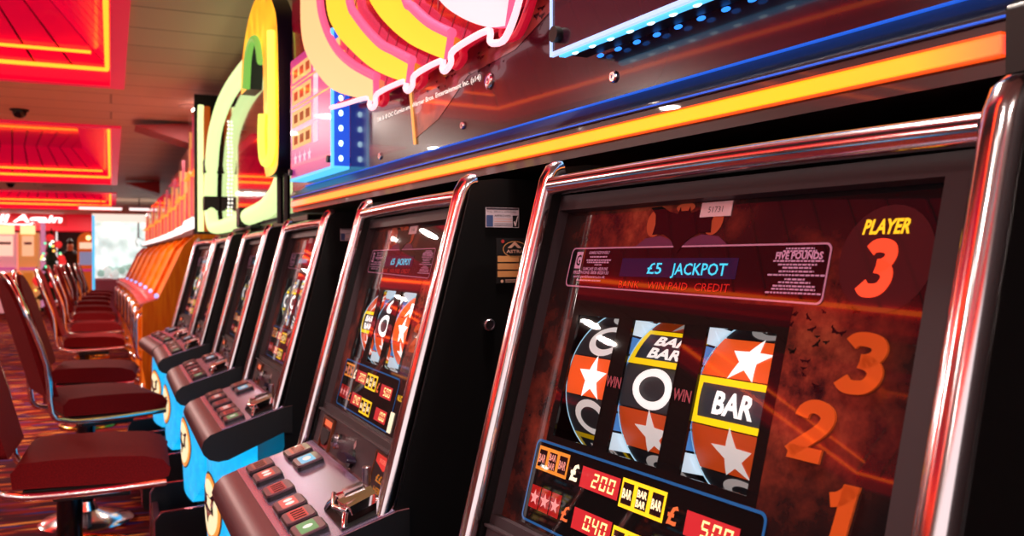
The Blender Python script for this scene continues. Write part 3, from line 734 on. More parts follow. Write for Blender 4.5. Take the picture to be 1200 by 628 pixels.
# the four arched bands of the logo
def arch(outer, inner, face, edge, h0, h1):
    o = smoothpath([(x, y, 0) for x, y in outer], 5); i = smoothpath([(x, y, 0) for x, y in inner], 5)
    pts = [(p.x, p.y) for p in o]+[(p.x, p.y) for p in i]
    b = MB().prism(pts, lambda u, v, h: (-u, -h, v), h0*.55, h1, face, edge).build('logo_band', top, smooth=30)
    t = MB().tube([(-p.x+.009, -(h1-.006), p.y+.007) for p in i], .0105, edge, 10); t.build('band_rim', b)
YB = glow('band_yellow_glow', (1, .62, .03, 1), 1.15); PB = glow('band_peach_glow', (1, .52, .22, 1), 1.25); WB = glow('band_pink_white_glow', (1, .58, .62, 1), 1.3); RIM = glow('band_rim_pink_glow', (1, .10, .22, 1), 1.15)
A_o = [(2.10, 2.38), (2.19, 2.18), (2.216, 1.982), (2.195, 1.86), (2.092, 1.766), (1.879, 1.656), (1.551, 1.574)]
A_i = [(1.551, 1.622), (1.728, 1.686), (1.878, 1.760), (1.993, 1.855), (2.036, 1.945), (2.04, 2.10), (2.0, 2.32)]
arch(A_o, A_i, PB, RIM, -.028, .0)
arch([(1.80, 2.34), (1.92, 2.12), (1.942, 1.911), (1.862, 1.811), (1.693, 1.715), (1.533, 1.642), (1.339, 1.579)], [(1.324, 1.616), (1.418, 1.653), (1.533, 1.700), (1.693, 1.796), (1.763, 1.868), (1.78, 2.06), (1.70, 2.28)], YB, RIM, -.028, 0)
arch([(1.50, 2.30), (1.62, 2.05), (1.60, 1.86), (1.575, 1.816), (1.474, 1.742), (1.314, 1.657), (1.133, 1.588)], [(1.117, 1.626), (1.22, 1.670), (1.314, 1.724), (1.365, 1.764), (1.46, 1.95), (1.40, 2.22)], YB, RIM, -.028, 0)
arch([(1.14, 2.26), (1.26, 2.00), (1.25, 1.80), (1.154, 1.707), (1.054, 1.650), (.946, 1.607), (.875, 1.592)], [(.859, 1.640), (.93, 1.72), (1.05, 1.86), (1.06, 2.0), (1.02, 2.2)], WB, RIM, -.028, 0)
# scalloped neon tube along the bottom of the logo
tb = [(1.91, 1.613), (1.80, 1.604), (1.60, 1.590), (1.588, 1.570), (1.570, 1.560), (1.545, 1.566), (1.530, 1.588), (1.355, 1.586), (1.350, 1.570), (1.334, 1.561), (1.308, 1.568), (1.292, 1.588), (1.154, 1.590), (1.150, 1.574), (1.137, 1.566), (1.108, 1.576), (1.095, 1.598), (.950, 1.602), (.940, 1.582), (.923, 1.574), (.881, 1.574), (.835, 1.620), (.80, 1.70), (.77, 1.85), (.75, 2.2)]
MB().tube(smoothpath([(-s_, .004, z_) for s_, z_ in tb], 4), .0062, glow('neon_pink_white', (1, .50, .55, 1), 1.6), 8).build('neon_tube', top)
MB().tube(smoothpath([(-s_, .030, z_+.012) for s_, z_ in tb], 4), .008, mat('neon_glow_red', rgb(150, 10, 30), .4, 0, rgb(230, 16, 50), .5), 8, ry=.009).build('neon_glow_strip', top)  # red glow band round the tube, built as a glowing strip
# clear pay-table plates with blue edge lights
LEDW = glow('led_white_blue', (.55, .85, 1, 1), 3.0); LEDS = glow('led_strip_blue', (.02, .12, .9, 1), .8); CYE = glow('plate_edge_cyan', (.10, .55, 1, 1), 1.3)
PINKP = mat('pay_plate_violet', rgb(150, 60, 140), .3, 0, rgb(200, 60, 160), .6, coat=.6)
H = lambda s_, z_, h=0: (-s_, -.004-h, z_)
rc = lambda x0, x1, z0, z1: [(x0, z0), (x1, z0), (x1, z1), (x0, z1)]
Hb = lambda s_, z_, h=0: (-s_, .012-h, z_)
mb = MB(); mb.prism(rc(1.92, 2.385, 1.458, 1.83), Hb, -.004, 0, PINKP)
YW = glow('pay_yellow', (1, .66, .22, 1), 1.0, 1)
for k, z_ in enumerate((1.755, 1.685, 1.615, 1.548)):
    mb.poly([Hb(a, z, .0006) for a, z in rc(2.14, 2.365, z_, z_+.050)], YW)
    for q in range(3): mb.poly([Hb(a, z, .001) for a, z in rc(2.155+.070*q, 2.200+.070*q, z_+.012, z_+.038)], printed('pay_bar_dark', rgb(190, 110, 60), .5))
    mb.poly([Hb(a, z, .0006) for a, z in rc(2.065, 2.115, z_-.005, z_+.056)], glow('pay_white', (.9, .85, 1, 1), .95, 1))
for q in range(4): mb.poly([Hb(x, y, .0008) for x, y in star(2.16+.055*q, 1.515, .022)], glow('pay_white', (.9, .85, 1, 1), .95, 1))
for z_ in (1.742, 1.672): mb.poly([Hb(a, z, .0008) for a, z in rc(1.935, 2.37, z_, z_+.005)], YW)
pp = mb.build('pay_plate', top, smooth=0)
mb = MB(); mb.box(-1.922, -1.916, .012, .058, 1.458, 1.83, LEDS); mb.box(-2.385, -1.92, .010, .058, 1.450, 1.458, CYE); mb.box(-1.925, -1.914, .007, .014, 1.452, 1.83, CYE)
for k in range(9): mb.blob((-1.9145, .033, 1.478+k*.041), (.002, .0065, .0085), LEDW, 8, 5)
mb.build('led_edging', pp)
for x in (-2.37, -1.945): MB().lathe([(.010, .002), (.010, .012), (.007, .06)], (x, 0, 1.478), RUBBER, 'y', 14).build('standoff', pp)
SMOKE = mat('smoked_plate', rgb(60, 28, 48), .25, 0, coat=.5, spec=.25)
mb = MB(); mb.prism(rc(.06, .711, 1.512, 2.30), H, -.004, 0, SMOKE); rp_ = mb.build('smoked_plate', top, smooth=0)
mb = MB(); PW = glow('plate_edge_pale', (.45, .6, 1, 1), 1.2); mb.box(-.713, -.06, -.007, .0, 1.507, 1.513, PW); mb.box(-.7145, -.7105, -.007, .0, 1.507, 2.30, PW)
mb.box(-.70, -.06, .001, .012, 1.505, 1.511, CYE); mb.box(-.70, -.06, .014, .050, 1.509, 1.512, RUBBER)
for k in range(14):
    for y, m_ in ((.008, LEDW), (.052, glow('led_blue', (.03, .25, 1, 1), 1.6))): mb.blob((-.665+.046*k, y, 1.5055), (.008, .004, .003), m_, 8, 5)
mb.build('led_edging', rp_)
mb = MB(); mb.lathe([(.012, -.016), (.012, -.006), (.009, .0), (.009, .058)], (-.690, 0, 1.535), RUBBER, 'y', 16); mb.build('standoff', rp_)

# the bank across the aisle, which the glass and chrome mirror
def across(src, label, x, y):
    c = copy_tree(src); c.location = (x, y, src.location.z); c.rotation_euler = (0, 0, PI/2); c['label'] = label; return c
for k, y in enumerate((.2, 1.3, 2.4, 3.5, 4.6)):
    across((M0, M1, M2, M0, M1)[k], '%s slot machine of the bank across the aisle, mirrored in the glass' % ('first', 'second', 'third', 'fourth', 'fifth')[k], -3.0, y)
across(top, 'neon lit overhead sign across the aisle, mirrored in the glass', -3.1, 9.0)
across(top, 'farther neon lit overhead sign across the aisle, mirrored in the glass', -3.1, 12.0)

# ------------------------------------------------------------------ green neon loop sign above the next bank
GREEN = glow('pale_green_neon', (.62, .78, .34, 1), 1.45)
loop = thing('neon_loop_sign', 'thick pale green neon loop standing above the farther chrome machines', 'neon sign', (.66, 0, 0))
lp = [(4.20, 2.19), (5.2, 2.23), (5.85, 2.22), (6.3, 2.16), (6.62, 2.05), (6.80, 1.85), (6.86, 1.62), (6.74, 1.47), (6.5, 1.43), (5.6, 1.42), (4.9, 1.43), (4.2, 1.45), (3.80, 1.53), (3.68, 1.68), (3.64, 1.9), (3.70, 2.10), (3.9, 2.17)]
lp = [(y*.965, 1.2+(z-1.2)*.97) for y, z in lp]
loop.location.x = .64
MB().tube(smoothpath([(0, y, z) for y, z in lp], 4, True), .044, GREEN, 12, closed=True).build('neon_tube', loop)
MB().box(.06, .08, 3.60, 6.56, 1.40, 2.34, mat('loop_backboard', rgb(46, 14, 20), .08, 0, coat=1, spec=.8)).build('backboard', loop)
MB().box(.03, .46, 3.36, 6.60, 1.346, 1.375, BLACK).box(-.02, .03, 4.5, 5.2, 1.356, 1.375, RUBBER).build('base', loop, bevel=.004)
for y, z in ((6.60, 1.86), (6.62, 1.60), (4.75, 1.42)):
    MB().box(-.05, .06, y-.06, y+.05, z-.05, z+.05, RUBBER).build('tube_clip', loop, bevel=.006)
mb = MB()
for k in range(26): mb.blob((.05, 6.0+.02*math.sin(k), 1.47+k*.025), (.007, .014, .009), glow('sparkle_white', (1, .95, .85, 1), 1.6), 6, 4)
mb.build('sparkle_string', loop)
# hooked yellow sign
ARCHM = mat('hook_yellow_face', rgb(250, 190, 20), .4); g = NT(ARCHM); tc = g.n('ShaderNodeTexCoord'); nz = g.n('ShaderNodeTexNoise'); nz.inputs['Scale'].default_value = 7; nz.inputs['Detail'].default_value = 5; g.l(tc.outputs['Object'], nz.inputs['Vector'])
g.l(g.ramp([(.34, (.95, .22, .01, 1)), (.46, (1, .42, .01, 1)), (.6, (1, .62, .02, 1)), (.74, (.8, .75, .05, 1))], nz.outputs[0]).outputs[0], g.b.inputs['Emission Color']); g.b.inputs['Emission Strength'].default_value = 1.05
hook = thing('hook_sign', 'yellow and orange hook shaped glowing sign in front of the green loop', 'illuminated sign', (.525, 0, 0))
o_ = [(4.36, 1.98), (4.32, 2.13), (4.16, 2.25), (3.98, 2.30), (3.80, 2.30), (3.60, 2.25), (3.45, 2.17), (3.36, 2.06), (3.33, 1.80), (3.34, 1.58), (3.42, 1.53), (3.62, 1.53)]
o_ = [(y*.9375, 1.2+(z-1.2)*.9375) for y, z in o_]
i_ = [(3.68, 1.58), (3.68, 1.80), (3.70, 2.00), (3.76, 2.08), (3.86, 2.13), (3.98, 2.14), (4.08, 2.10), (4.12, 2.02), (4.14, 1.97)]
i_ = [(y*.9375, 1.2+(z-1.2)*.9375) for y, z in i_]
pts = [(p.x, p.y) for p in smoothpath([(a, b, 0) for a, b in o_], 4)]+[(p.x, p.y) for p in smoothpath([(a, b, 0) for a, b in i_], 4)]
hf = MB().prism(pts, lambda u, v, h: (h, u, v), 0, .06, ARCHM, mat('hook_return_navy', rgb(24, 18, 48), .3)).build('hook_face', hook, smooth=30)
mb = MB(); mb.tube(smoothpath([(-.006, a, b) for a, b in i_[2:]], 4), .016, glow('hook_green_edge', (.25, .62, .10, 1), .8), 8); mb.build('green_edge', hf)
mb = MB(); yt = glow('hook_neon_yellow_green', (.85, .95, .12, 1), 1.25)
mb.tube(smoothpath([(-.012, y*.9375, 1.2+(z-1.2)*.9375) for y, z in ((3.42, 2.06), (3.40, 1.75), (3.41, 1.62), (3.50, 1.575), (3.62, 1.60), (3.66, 1.70), (3.64, 1.78))], 5), .014, yt, 8); mb.build('neon_loop', hook)
for y, z in ((3.22, 1.51), (3.36, 1.52)): MB().tube([(.045, y, z), (.045, y, 1.337)], .012, RUBBER, 8).build('bracket', hook)
# slim upright light at the far end of the loop
up = thing('upright_neon', 'slim upright yellow-green neon light between the loop and the orange cabinets', 'neon sign', (.60, 6.74, 1.386))
MB().box(-.0, .05, -.02, .03, .0, .92, mat('upright_case', rgb(120, 50, 16), .4, 0, rgb(255, 110, 20), .35)).build('case', up, bevel=.01)
MB().tube(smoothpath([(-.018, -.03, .02), (-.018, -.03, .5), (-.018, -.03, .82), (-.014, -.02, .92)], 4), .020, glow('upright_pale', (.85, .95, .40, 1), 1.3), 8).build('neon_tube', up)
MB().box(-.04, .08, -.055, .045, .0, .02, BLACK).build('foot', up)

# ------------------------------------------------------------------ orange cabinets
OR = mat('orange_laminate', rgb(240, 120, 8), .5, 0, spec=.15); g = NT(OR); tc = g.n('ShaderNodeTexCoord'); mp = g.n('ShaderNodeMapping'); mp.inputs['Scale'].default_value = (14, 14, 1.6); nz = g.n('ShaderNodeTexNoise'); nz.inputs['Scale'].default_value = 3; nz.inputs['Detail'].default_value = 5
g.l(tc.outputs['Object'], mp.inputs[0]); g.l(mp.outputs[0], nz.inputs['Vector']); g.l(g.ramp([(.3, rgb(236, 104, 2)), (.7, rgb(255, 146, 14))], nz.outputs[0]).outputs[0], g.b.inputs['Base Color'])
REDL = mat('red_laminate', rgb(214, 34, 20), .4, 0, coat=.15)
PINKD = mat('pink_metal_ledge', rgb(190, 110, 116), .4, .1)
BLUEB = glow('blue_white_button', (.35, .45, 1, 1), 1.3)
def orange_cabinet(body, face):
    root = thing('orange_cabinet', '', 'arcade cabinet', group='orange laminate cabinets past the chrome machines')
    prof = [(0, .46), (0, .885), (.02, .905), (.10, .925), (.275, 1.31), (.35, 1.385), (.75, 1.385), (.75, 0), (.06, 0), (.06, .10)]
    for x0, x1 in ((0, .07), (.97, 1.04)):
        MB().prism([(y, z) for y, z in prof], lambda u, v, h: (h, u, v), x0, x1, body).build('side_panel', root, bevel=.006)
    core = [(.04, .10), (.04, .86), (.13, .91), (.300, 1.29), (.37, 1.36), (.74, 1.36), (.74, 0), (.10, 0)]
    MB().prism(core, lambda u, v, h: (h, u, v), .07, .97, body).build('carcass', root)
    mb = MB(); L = lambda a, k, h=0: (a, .128+.175*k-.9*h, .915+.385*k+.42*h)
    mb.prism([(.10, .06), (.94, .06), (.94, .95), (.10, .95)], L, -.004, .006, face)
    mb.prism([(.16, .30), (.88, .30), (.88, .88), (.16, .88)], L, .006, .008, mat('orange_face_glow', rgb(190, 70, 6), .6, 0, (1, .20, .004, 1), .65, spec=.15))  # glow put into the sloping face to brighten the orange
    mb.build('display', root)
    mb = MB(); mb.prism([(-.012, .875), (-.012, .895), (.10, .935), (.12, .935), (.12, .875)], lambda u, v, h: (h, u, v), .02, 1.02, PINKD, mat('ledge_red', rgb(190, 40, 50), .35))
    ld = mb.build('button_ledge', root, bevel=.004)
    for k in range(5):
        MB().lathe([(.032, 0), (.032, .014), (.024, .024)], (.16+.18*k, .055, .917), mat('ledge_button_red', rgb(220, 60, 60), .3, 0, rgb(255, 120, 120), .4), n=14).build('button', ld)
    mb = MB(); mb.blob((.86, .10, .945), (.017, .017, .020), BLUEB, 10, 6); mb.build('lit_button', ld)
    mb = MB(); mb.prism([(.10, .14), (.94, .14), (.94, .84), (.10, .84)], lambda u, v, h: (u, .04-h, v), 0, .02, body); dr = mb.build('front_door', root, bevel=.006)
    for a in (.16, .88):
        mb = MB(); mb.tube(smoothpath([(a, .018, .50), (a, -.025, .53), (a, -.028, .66), (a, -.025, .79), (a, .018, .82)], 4), .016, CHROME, 10); mb.build('handle', dr)
    for z in (.30, .22): MB().blob((.88, .012, z), (.03, .03, .03), CHROME, 10, 6).build('knob', dr)
    return root
OC = orange_cabinet(OR, OR); RC = orange_cabinet(REDL, REDL)
FL = [glow('flame_%d' % i, c, .8) for i, c in enumerate(((.85, .14, .03, 1), (.9, .36, .10, 1), (.75, .03, .06, 1), (.6, .06, .10, 1)))]
def topper(h):
    root = thing('cabinet_topper', '', 'illuminated sign', group='flame pictured toppers over the orange cabinets')
    MB().box(.0, 1.02, .0, .05, 0, h, mat('topper_glass', rgb(128, 66, 60), .12, 0, coat=1, spec=.8)).build('board', root, bevel=.004)
    mb = MB()
    for k in range(7):
        x = .11+.135*k; hh = h*(.42, .70, .55, .80, .48, .62, .36)[k]; w_ = (.10, .07, .13, .09, .14, .06, .10)[k]
        q = [(x-w_/2, h*.14), (x-w_*.62, h*.14+hh*.35), (x-w_*.28, h*.14+hh*.6), (x+w_*.05, h*.14+hh), (x+w_*.34, h*.14+hh*.55), (x+w_*.6, h*.14+hh*.3), (x+w_/2, h*.14)]
        mb.prism(q, lambda u, v, d: (u, -d, v), .001, .012, FL[k % 4])
    mb.build('flame_picture', root, smooth=0)
    MB().tube(smoothpath([(.02, -.03, h*.46), (.3, -.03, h*.45), (.5, -.03, h*.48), (.75, -.03, h*.44), (1.0, -.03, h*.46)], 4), .014, glow('topper_orange_line', (1, .22, .02, 1), 1.6), 8).build('neon_line', root)
    mb = MB(); wl = glow('topper_white_lamp', (1, .86, .82, 1), 1.8)
    for k in range(9):
        MB().blob((.08+.105*k, -.03, .055+(.02 if k % 2 else 0)), (.038, .03, .036), wl, 10, 6).build('lamp', root)
    MB().box(-.01, 1.03, -.05, .30, -.03, .015, mat('topper_base_red', rgb(96, 16, 20), .4)).build('base', root, bevel=.004)
    return root
TP = topper(.98)
OXY = [(.190, 7.70), (.188, 8.80), (.178, 9.90), (.160, 11.00), (.135, 12.10), (.105, 13.20), (.07, 14.30)]
ords = ['nearest orange cabinet, its plain side next to the chrome machines', 'second orange cabinet in the far row', 'third orange cabinet in the far row', 'fourth orange cabinet in the far row', 'fifth orange cabinet in the far row', 'sixth orange cabinet, beside the red one', 'red cabinet at the far end of the orange row']
for i, (x, y) in enumerate(OXY):
    if i < 6: o = OC if i == 0 else copy_tree(OC)
    else: o = RC
    dx = (OXY[min(i+1, 6)][0]-OXY[max(i-1, 0)][0])/(OXY[min(i+1, 6)][1]-OXY[max(i-1, 0)][1])
    o.location = (x, y, 0); o.rotation_euler = (0, 0, -PI/2-math.atan(dx)); o['label'] = ords[i]
    t = TP if i == 0 else copy_tree(TP)
    t.location = (x+.40, y+.21, 1.416); t.rotation_euler = o.rotation_euler
    if i > 0: t.scale = (1, 1, (.74, .66, .62, .58, .55, .52)[i-1])
    t['label'] = ('flame pictured topper board standing on the %s' % ('nearest orange cabinet', 'second orange cabinet', 'third orange cabinet', 'fourth orange cabinet', 'fifth orange cabinet', 'sixth orange cabinet', 'far red cabinet')[i])
# dark tall board closing the row of toppers
tag(MB().box(.547, .95, 6.80, 6.83, 1.386, 2.40, BLACK).box(.56, .94, 6.785, 6.80, 1.386, 1.45, BLACK).build('divider_board', bevel=.003), 'tall thin black divider board beside the slim upright neon', 'divider')
# red pennant brackets below the ceiling
for y, lab in ((8.9, 'larger red triangular bracket under the ceiling'), (15.6, 'smaller distant red triangular bracket under the ceiling')):
    tag(MB().prism([(.20, 2.44), (.72, 2.49), (.72, 2.28)], lambda u, v, h: (u, h, v), y-.05, y+.40, mat('bracket_red', rgb(170, 24, 20), .5)).build('ceiling_bracket', bevel=.004), lab, 'bracket')

# ------------------------------------------------------------------ chairs
VEL = mat('maroon_velvet', rgb(96, 10, 14), .85, sheen=.3, spec=.15); g = NT(VEL); tc = g.n('ShaderNodeTexCoord'); nz = g.n('ShaderNodeTexNoise'); nz.inputs['Scale'].default_value = 260; nz.inputs['Detail'].default_value = 3; bp = g.n('ShaderNodeBump'); bp.inputs['Strength'].default_value = .25; bp.inputs['Distance'].default_value = .002
g.l(tc.outputs['Object'], nz.inputs['Vector']); g.l(nz.outputs[0], bp.inputs['Height']); g.l(bp.outputs[0], g.b.inputs['Normal'])
g.l(g.ramp([(.3, rgb(86, 6, 10)), (.7, rgb(118, 12, 16))], nz.outputs[0]).outputs[0], g.b.inputs['Base Color'])
def chair():
    root = thing('casino_chair', '', 'chair', group='maroon velvet chairs along the machines')
    # seat: x forward, rounded slab, slightly waterfall front
    def slab_grid(nu, nv, fn): 
        vs = [fn(i/nu, j/nv) for i in range(nu+1) for j in range(nv+1)]
        return vs, [(i*(nv+1)+j, (i+1)*(nv+1)+j, (i+1)*(nv+1)+j+1, i*(nv+1)+j+1) for i in range(nu) for j in range(nv)]
    q = [(-.205, .528), (-.21, .575), (-.185, .603), (-.10, .607), (.05, .606), (.15, .600), (.205, .584), (.228, .556), (.222, .532), (.19, .520)]
    MB().prism(q, lambda u, v, h: (u, h, v), -.215, .215, VEL).build('seat', root, bevel=.028, segs=4)
    # back: arched, reclined
    def back_pt(u, v, d): # u across, v up the back (0..1), d thickness
        x = -.252-.135*v-.02*v*v; z = .60+.52*v
        return (x+d, u, z)
    out = []
    for i in range(13):
        a = PI*i/12; out.append((.20*math.cos(a), .66+.34*math.sin(a)))
    prof = [(.185, .02)]+out+[(-.185, .02)]
    MB().prism(prof, lambda u, v, h: back_pt(u, v, h), -.012, .036, VEL).build('backrest', root, bevel=.016, segs=3)
    # chrome hoop: round the back, down and forward under the seat
    P_ = [(.215, .225, .516), (.05, .225, .507), (-.12, .225, .505), (-.20, .225, .512), (-.255, .225, .55)]
    hoop = [Vector(p) for p in P_]
    for i in range(15):
        a = PI*i/14; u = .222*math.cos(a); v = .66+.375*math.sin(a)
        if i in (0, 14): hoop.append(Vector(back_pt(u, .30, .02)))if i == 0 else None
        hoop.append(Vector(back_pt(u, v, .012)))
    hoop.append(Vector(back_pt(-.222, .30, .02)))
    hoop += [Vector((x, -y, z)) for x, y, z in reversed(P_)]
    MB().tube(smoothpath(hoop, 3), .0125, CHROME, 10).build('chrome_frame', root)
    mb = MB(); mb.box(-.18, .17, -.20, .20, .500, .521, RUBBER); mb.box(-.11, .11, -.10, .10, .455, .50, RUBBER); mb.tube([(-.02, .05, .47), (.06, .17, .44), (.10, .19, .43)], .008, RUBBER, 6); mb.build('seat_plate', root, bevel=.004)
    MB().lathe([(.030, .03), (.030, .30), (.038, .31), (.038, .46)], (-.07, 0, 0), mat('chair_column', rgb(60, 56, 60), .25, .9), n=18).build('column', root)
    MB().lathe([(.20, .0), (.20, .012), (.18, .026), (.11, .040), (.05, .062), (.034, .10)], (-.07, 0, 0), CHROME, n=36).build('base_plate', root)
    mb = MB(); mb.tube([(.15*math.cos(2*PI*i/28)-.03, .17*math.sin(2*PI*i/28), .26) for i in range(28)], .011, mat('brass_ring', rgb(214, 150, 50), .2, 1), 8, closed=True)
    for a in (0, 2.1, 4.2): mb.tube([(-.07+.03*math.cos(a), .03*math.sin(a), .25), (-.03+.15*math.cos(a), .17*math.sin(a), .26)], .008, CHROME, 6)
    mb.build('foot_ring', root)
    return root
CH = chair()
spots = [(-.055, 3.17, -2), (-.04, 4.52, 14), (-.09, 5.65, -3), (-.13, 7.85, 0), (-.15, 9.55, 3), (-.18, 11.3, -2), (-.22, 12.9, 2), (-.25, 14.6, 0), (-.25, 16.3, 3), (-.22, 18.0, -2), (-.20, 19.6, 0)]
nm = ['nearest maroon chair, whole seat in view, its back cut by the left edge', 'second maroon chair, turned so its arched chrome edged back shows', 'third maroon chair, just behind the turned one', 'fourth maroon chair from the camera, its slanted back behind the arched pair', 'fifth maroon chair from the camera, in the receding line', 'sixth maroon chair from the camera, in the receding line', 'seventh maroon chair from the camera, in the receding line', 'eighth maroon chair from the camera, in the receding line', 'ninth maroon chair from the camera, in the receding line', 'second last maroon chair, near the white lit crane machine', 'farthest maroon chair, in front of the white lit crane machine']
for i, (x, y, a) in enumerate(spots):
    o = CH if i == 0 else copy_tree(CH)
    o.location = (x, y, .001); o.rotation_euler = (0, 0, R(a)); o['label'] = nm[i]

# ------------------------------------------------------------------ far end of the hall
YW_ = 28.5
# crane machine
cr = thing('crane_machine', 'bright white lit crane machine with a cyan corner post ending the aisle', 'arcade machine', (-.37, 20.6, 0))
WHG = mat('crane_white_glow', rgb(220, 230, 225), .5); g = NT(WHG); tc = g.n('ShaderNodeTexCoord'); nz = g.n('ShaderNodeTexNoise'); nz.inputs['Scale'].default_value = 3.5; nz.inputs['Detail'].default_value = 5; g.l(tc.outputs['Object'], nz.inputs['Vector'])
g.l(g.ramp([(.32, (.25, .42, .40, 1)), (.48, (.62, .78, .76, 1)), (.62, (.95, .97, .95, 1))], nz.outputs[0]).outputs[0], g.b.inputs['Emission Color']); g.b.inputs['Emission Strength'].default_value = .95
MB().box(.04, 1.54, .55, .60, .82, 2.02, WHG).build('lit_back', cr)
MB().box(0, 1.58, 0, .60, 0, .80, mat('crane_base_mauve', rgb(150, 60, 80), .45)).build('base', cr, bevel=.01)
MB().box(0, 1.58, 0, .60, 2.02, 2.18, glow('crane_header', (.95, .82, .70, 1), .95)).build('header', cr, bevel=.01)
for x in (0, 1.53): MB().box(x, x+.05, -.01, .05, .55, 2.14, glow('crane_post_cyan', (.08, .55, .95, 1), 1.05)).build('corner_post', cr)
MB().poly([(.05, .012, .80), (1.53, .012, .80), (1.53, .012, 2.02), (.05, .012, 2.02)], glass_mat()).build('glass', cr, smooth=0, recalc=False)
mb = MB()
for k in range(34):
    random.seed(k); mb.blob((random.uniform(.15, 1.42), random.uniform(.15, .5), .84+random.uniform(0, .22)), (.08, .08, .08), glow('prize_%d' % (k % 4), ((.85, .9, .85, 1), (.55, .75, .70, 1), (.9, .75, .7, 1), (.4, .6, .5, 1))[k % 4], .6), 8, 5)
pr_ = mb.build('prizes', cr); pr_['kind'] = 'stuff'
mb = MB(); mb.tube([(.9, .3, 2.02), (.9, .3, 1.7)], .02, STEEL, 8); [mb.tube(smoothpath([(.9, .3, 1.7), (.9+.12*math.cos(a), .3+.12*math.sin(a), 1.62), (.9+.04*math.cos(a), .3+.04*math.sin(a), 1.50)], 3), .012, CHROME, 6) for a in (0, 2.1, 4.2)]; mb.build('claw', cr)
# white strip lights over it
for x0, x1, lab in ((-.62, .22, 'longer white strip light above the crane machine'), (.32, .74, 'shorter white strip light to the right above the crane machine')):
    t = thing('strip_light', lab, 'light', (0, 20.2, 0)); MB().box(x0, x1, -.06, .06, 2.29, 2.33, mat('strip_case', rgb(200, 180, 180), .5)).build('housing', t); MB().box(x0+.02, x1-.02, -.05, .05, 2.245, 2.29, glow('strip_warm_white', (1, .78, .74, 1), 1.6)).build('diffuser', t)
    MB().box((x0+x1)/2-.01, (x0+x1)/2+.01, -.01, .01, 2.33, 2.50, RUBBER).build('hanger', t)
# lettered sign on the red fascia
sg = thing('script_sign', 'white neon script lettering Call Again on the red fascia', 'neon sign', (0, YW_-.50, 0))
mb = MB(); mb.text('Call Again', lambda u, v, h=0: (u, -h, v), -3.42, 2.265, .205, glow('script_white', (1, .9, .88, 1), 2.2), bold=.03, width=2.14, shear=.32, lift=.0, thick=.03); mb.build('lettering', sg, smooth=0)
MB().tube(smoothpath([(-3.7, -.01, 2.21), (-3.2, -.01, 2.23), (-2.4, -.01, 2.19), (-2.0, -.01, 2.20)], 4), .014, glow('script_white', (1, .9, .88, 1), 2.2), 6).build('underline', sg)
MB().box(-4.1, -1.15, .0, .015, 2.16, 2.485, mat('sign_board_red', rgb(200, 16, 30), .4, 0, rgb(220, 16, 34), .3)).build('sign_board', sg)
# kiosk machines at the far left
def kiosk(x, w_, col, acc, lab):
    t = thing('prize_machine', lab, 'arcade machine', (x, 23.2, 0), group='lit prize machines at the far left')
    MB().box(0, w_, 0, .7, 0, 1.84, mat('kiosk_%s' % lab[:6], col, .5, 0, col, .45)).build('body', t, bevel=.01)  # lit look put into the body colour as glow
    MB().box(.05, w_-.05, -.03, 0, 1.80, 2.00, glow('kiosk_header_%s' % lab[:6], (1, .78, .35, 1), 1.25)).build('header', t)
    MB().box(.08, w_-.08, -.02, .0, 1.30, 1.76, glow('kiosk_screen_%s' % lab[:6], acc, .95)).build('screen', t)
    MB().box(.12, w_-.12, -.035, -.02, 1.56, 1.62, mat('kiosk_bar', rgb(170, 120, 120), .5)).build('divider', t)
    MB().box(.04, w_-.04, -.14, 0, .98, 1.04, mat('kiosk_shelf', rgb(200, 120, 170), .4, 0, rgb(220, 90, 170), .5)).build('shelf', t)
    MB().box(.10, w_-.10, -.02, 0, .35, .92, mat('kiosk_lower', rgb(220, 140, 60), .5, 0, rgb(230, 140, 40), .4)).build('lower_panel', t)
kiosk(-2.90, .34, rgb(235, 160, 20), (1, .50, .03, 1), 'yellow lit prize machine cut by the left edge')
kiosk(-2.53, .56, rgb(235, 165, 170), (1, .66, .50, 1), 'pale pink lit prize machine under the script sign')
kiosk(-1.95, .40, rgb(232, 160, 90), (.9, .50, .28, 1), 'mauve lit prize machine beside the small decorated tree')
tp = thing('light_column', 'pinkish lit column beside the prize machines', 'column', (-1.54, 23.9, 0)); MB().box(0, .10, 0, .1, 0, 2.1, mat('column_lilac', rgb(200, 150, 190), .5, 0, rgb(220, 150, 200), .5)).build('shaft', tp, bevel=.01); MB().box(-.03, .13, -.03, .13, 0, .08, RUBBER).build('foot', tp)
# decorated tree
tr = thing('decorated_tree', 'small dark tree hung with red baubles and fairy lights', 'christmas tree', (-1.22, 22.3, 0))
mb = MB(); GT = mat('tree_green', rgb(14, 40, 22), .8)
for k in range(7):
    n = 14; z = .35+k*.21; r0 = .36-.045*k
    vs = [(0, 0, z+.34)]+[((r0*(1 if i % 2 else .78))*math.cos(2*PI*i/n), (r0*(1 if i % 2 else .78))*math.sin(2*PI*i/n), z-(.03 if i % 2 else 0)) for i in range(n)]
    mb.add(vs, [(0, 1+i, 1+(i+1) % n) for i in range(n)]+[tuple(range(1, n+1))], GT)
mb.build('foliage', tr, smooth=0); MB().tube([(0, 0, 0), (0, 0, .5)], .04, mat('trunk_brown', rgb(60, 40, 24), .8), 8).build('trunk', tr)
MB().lathe([(.14, 0), (.17, .18), (.15, .18)], (0, 0, 0), mat('tree_pot', rgb(110, 20, 20), .6), n=16).build('pot', tr)
random.seed(3)
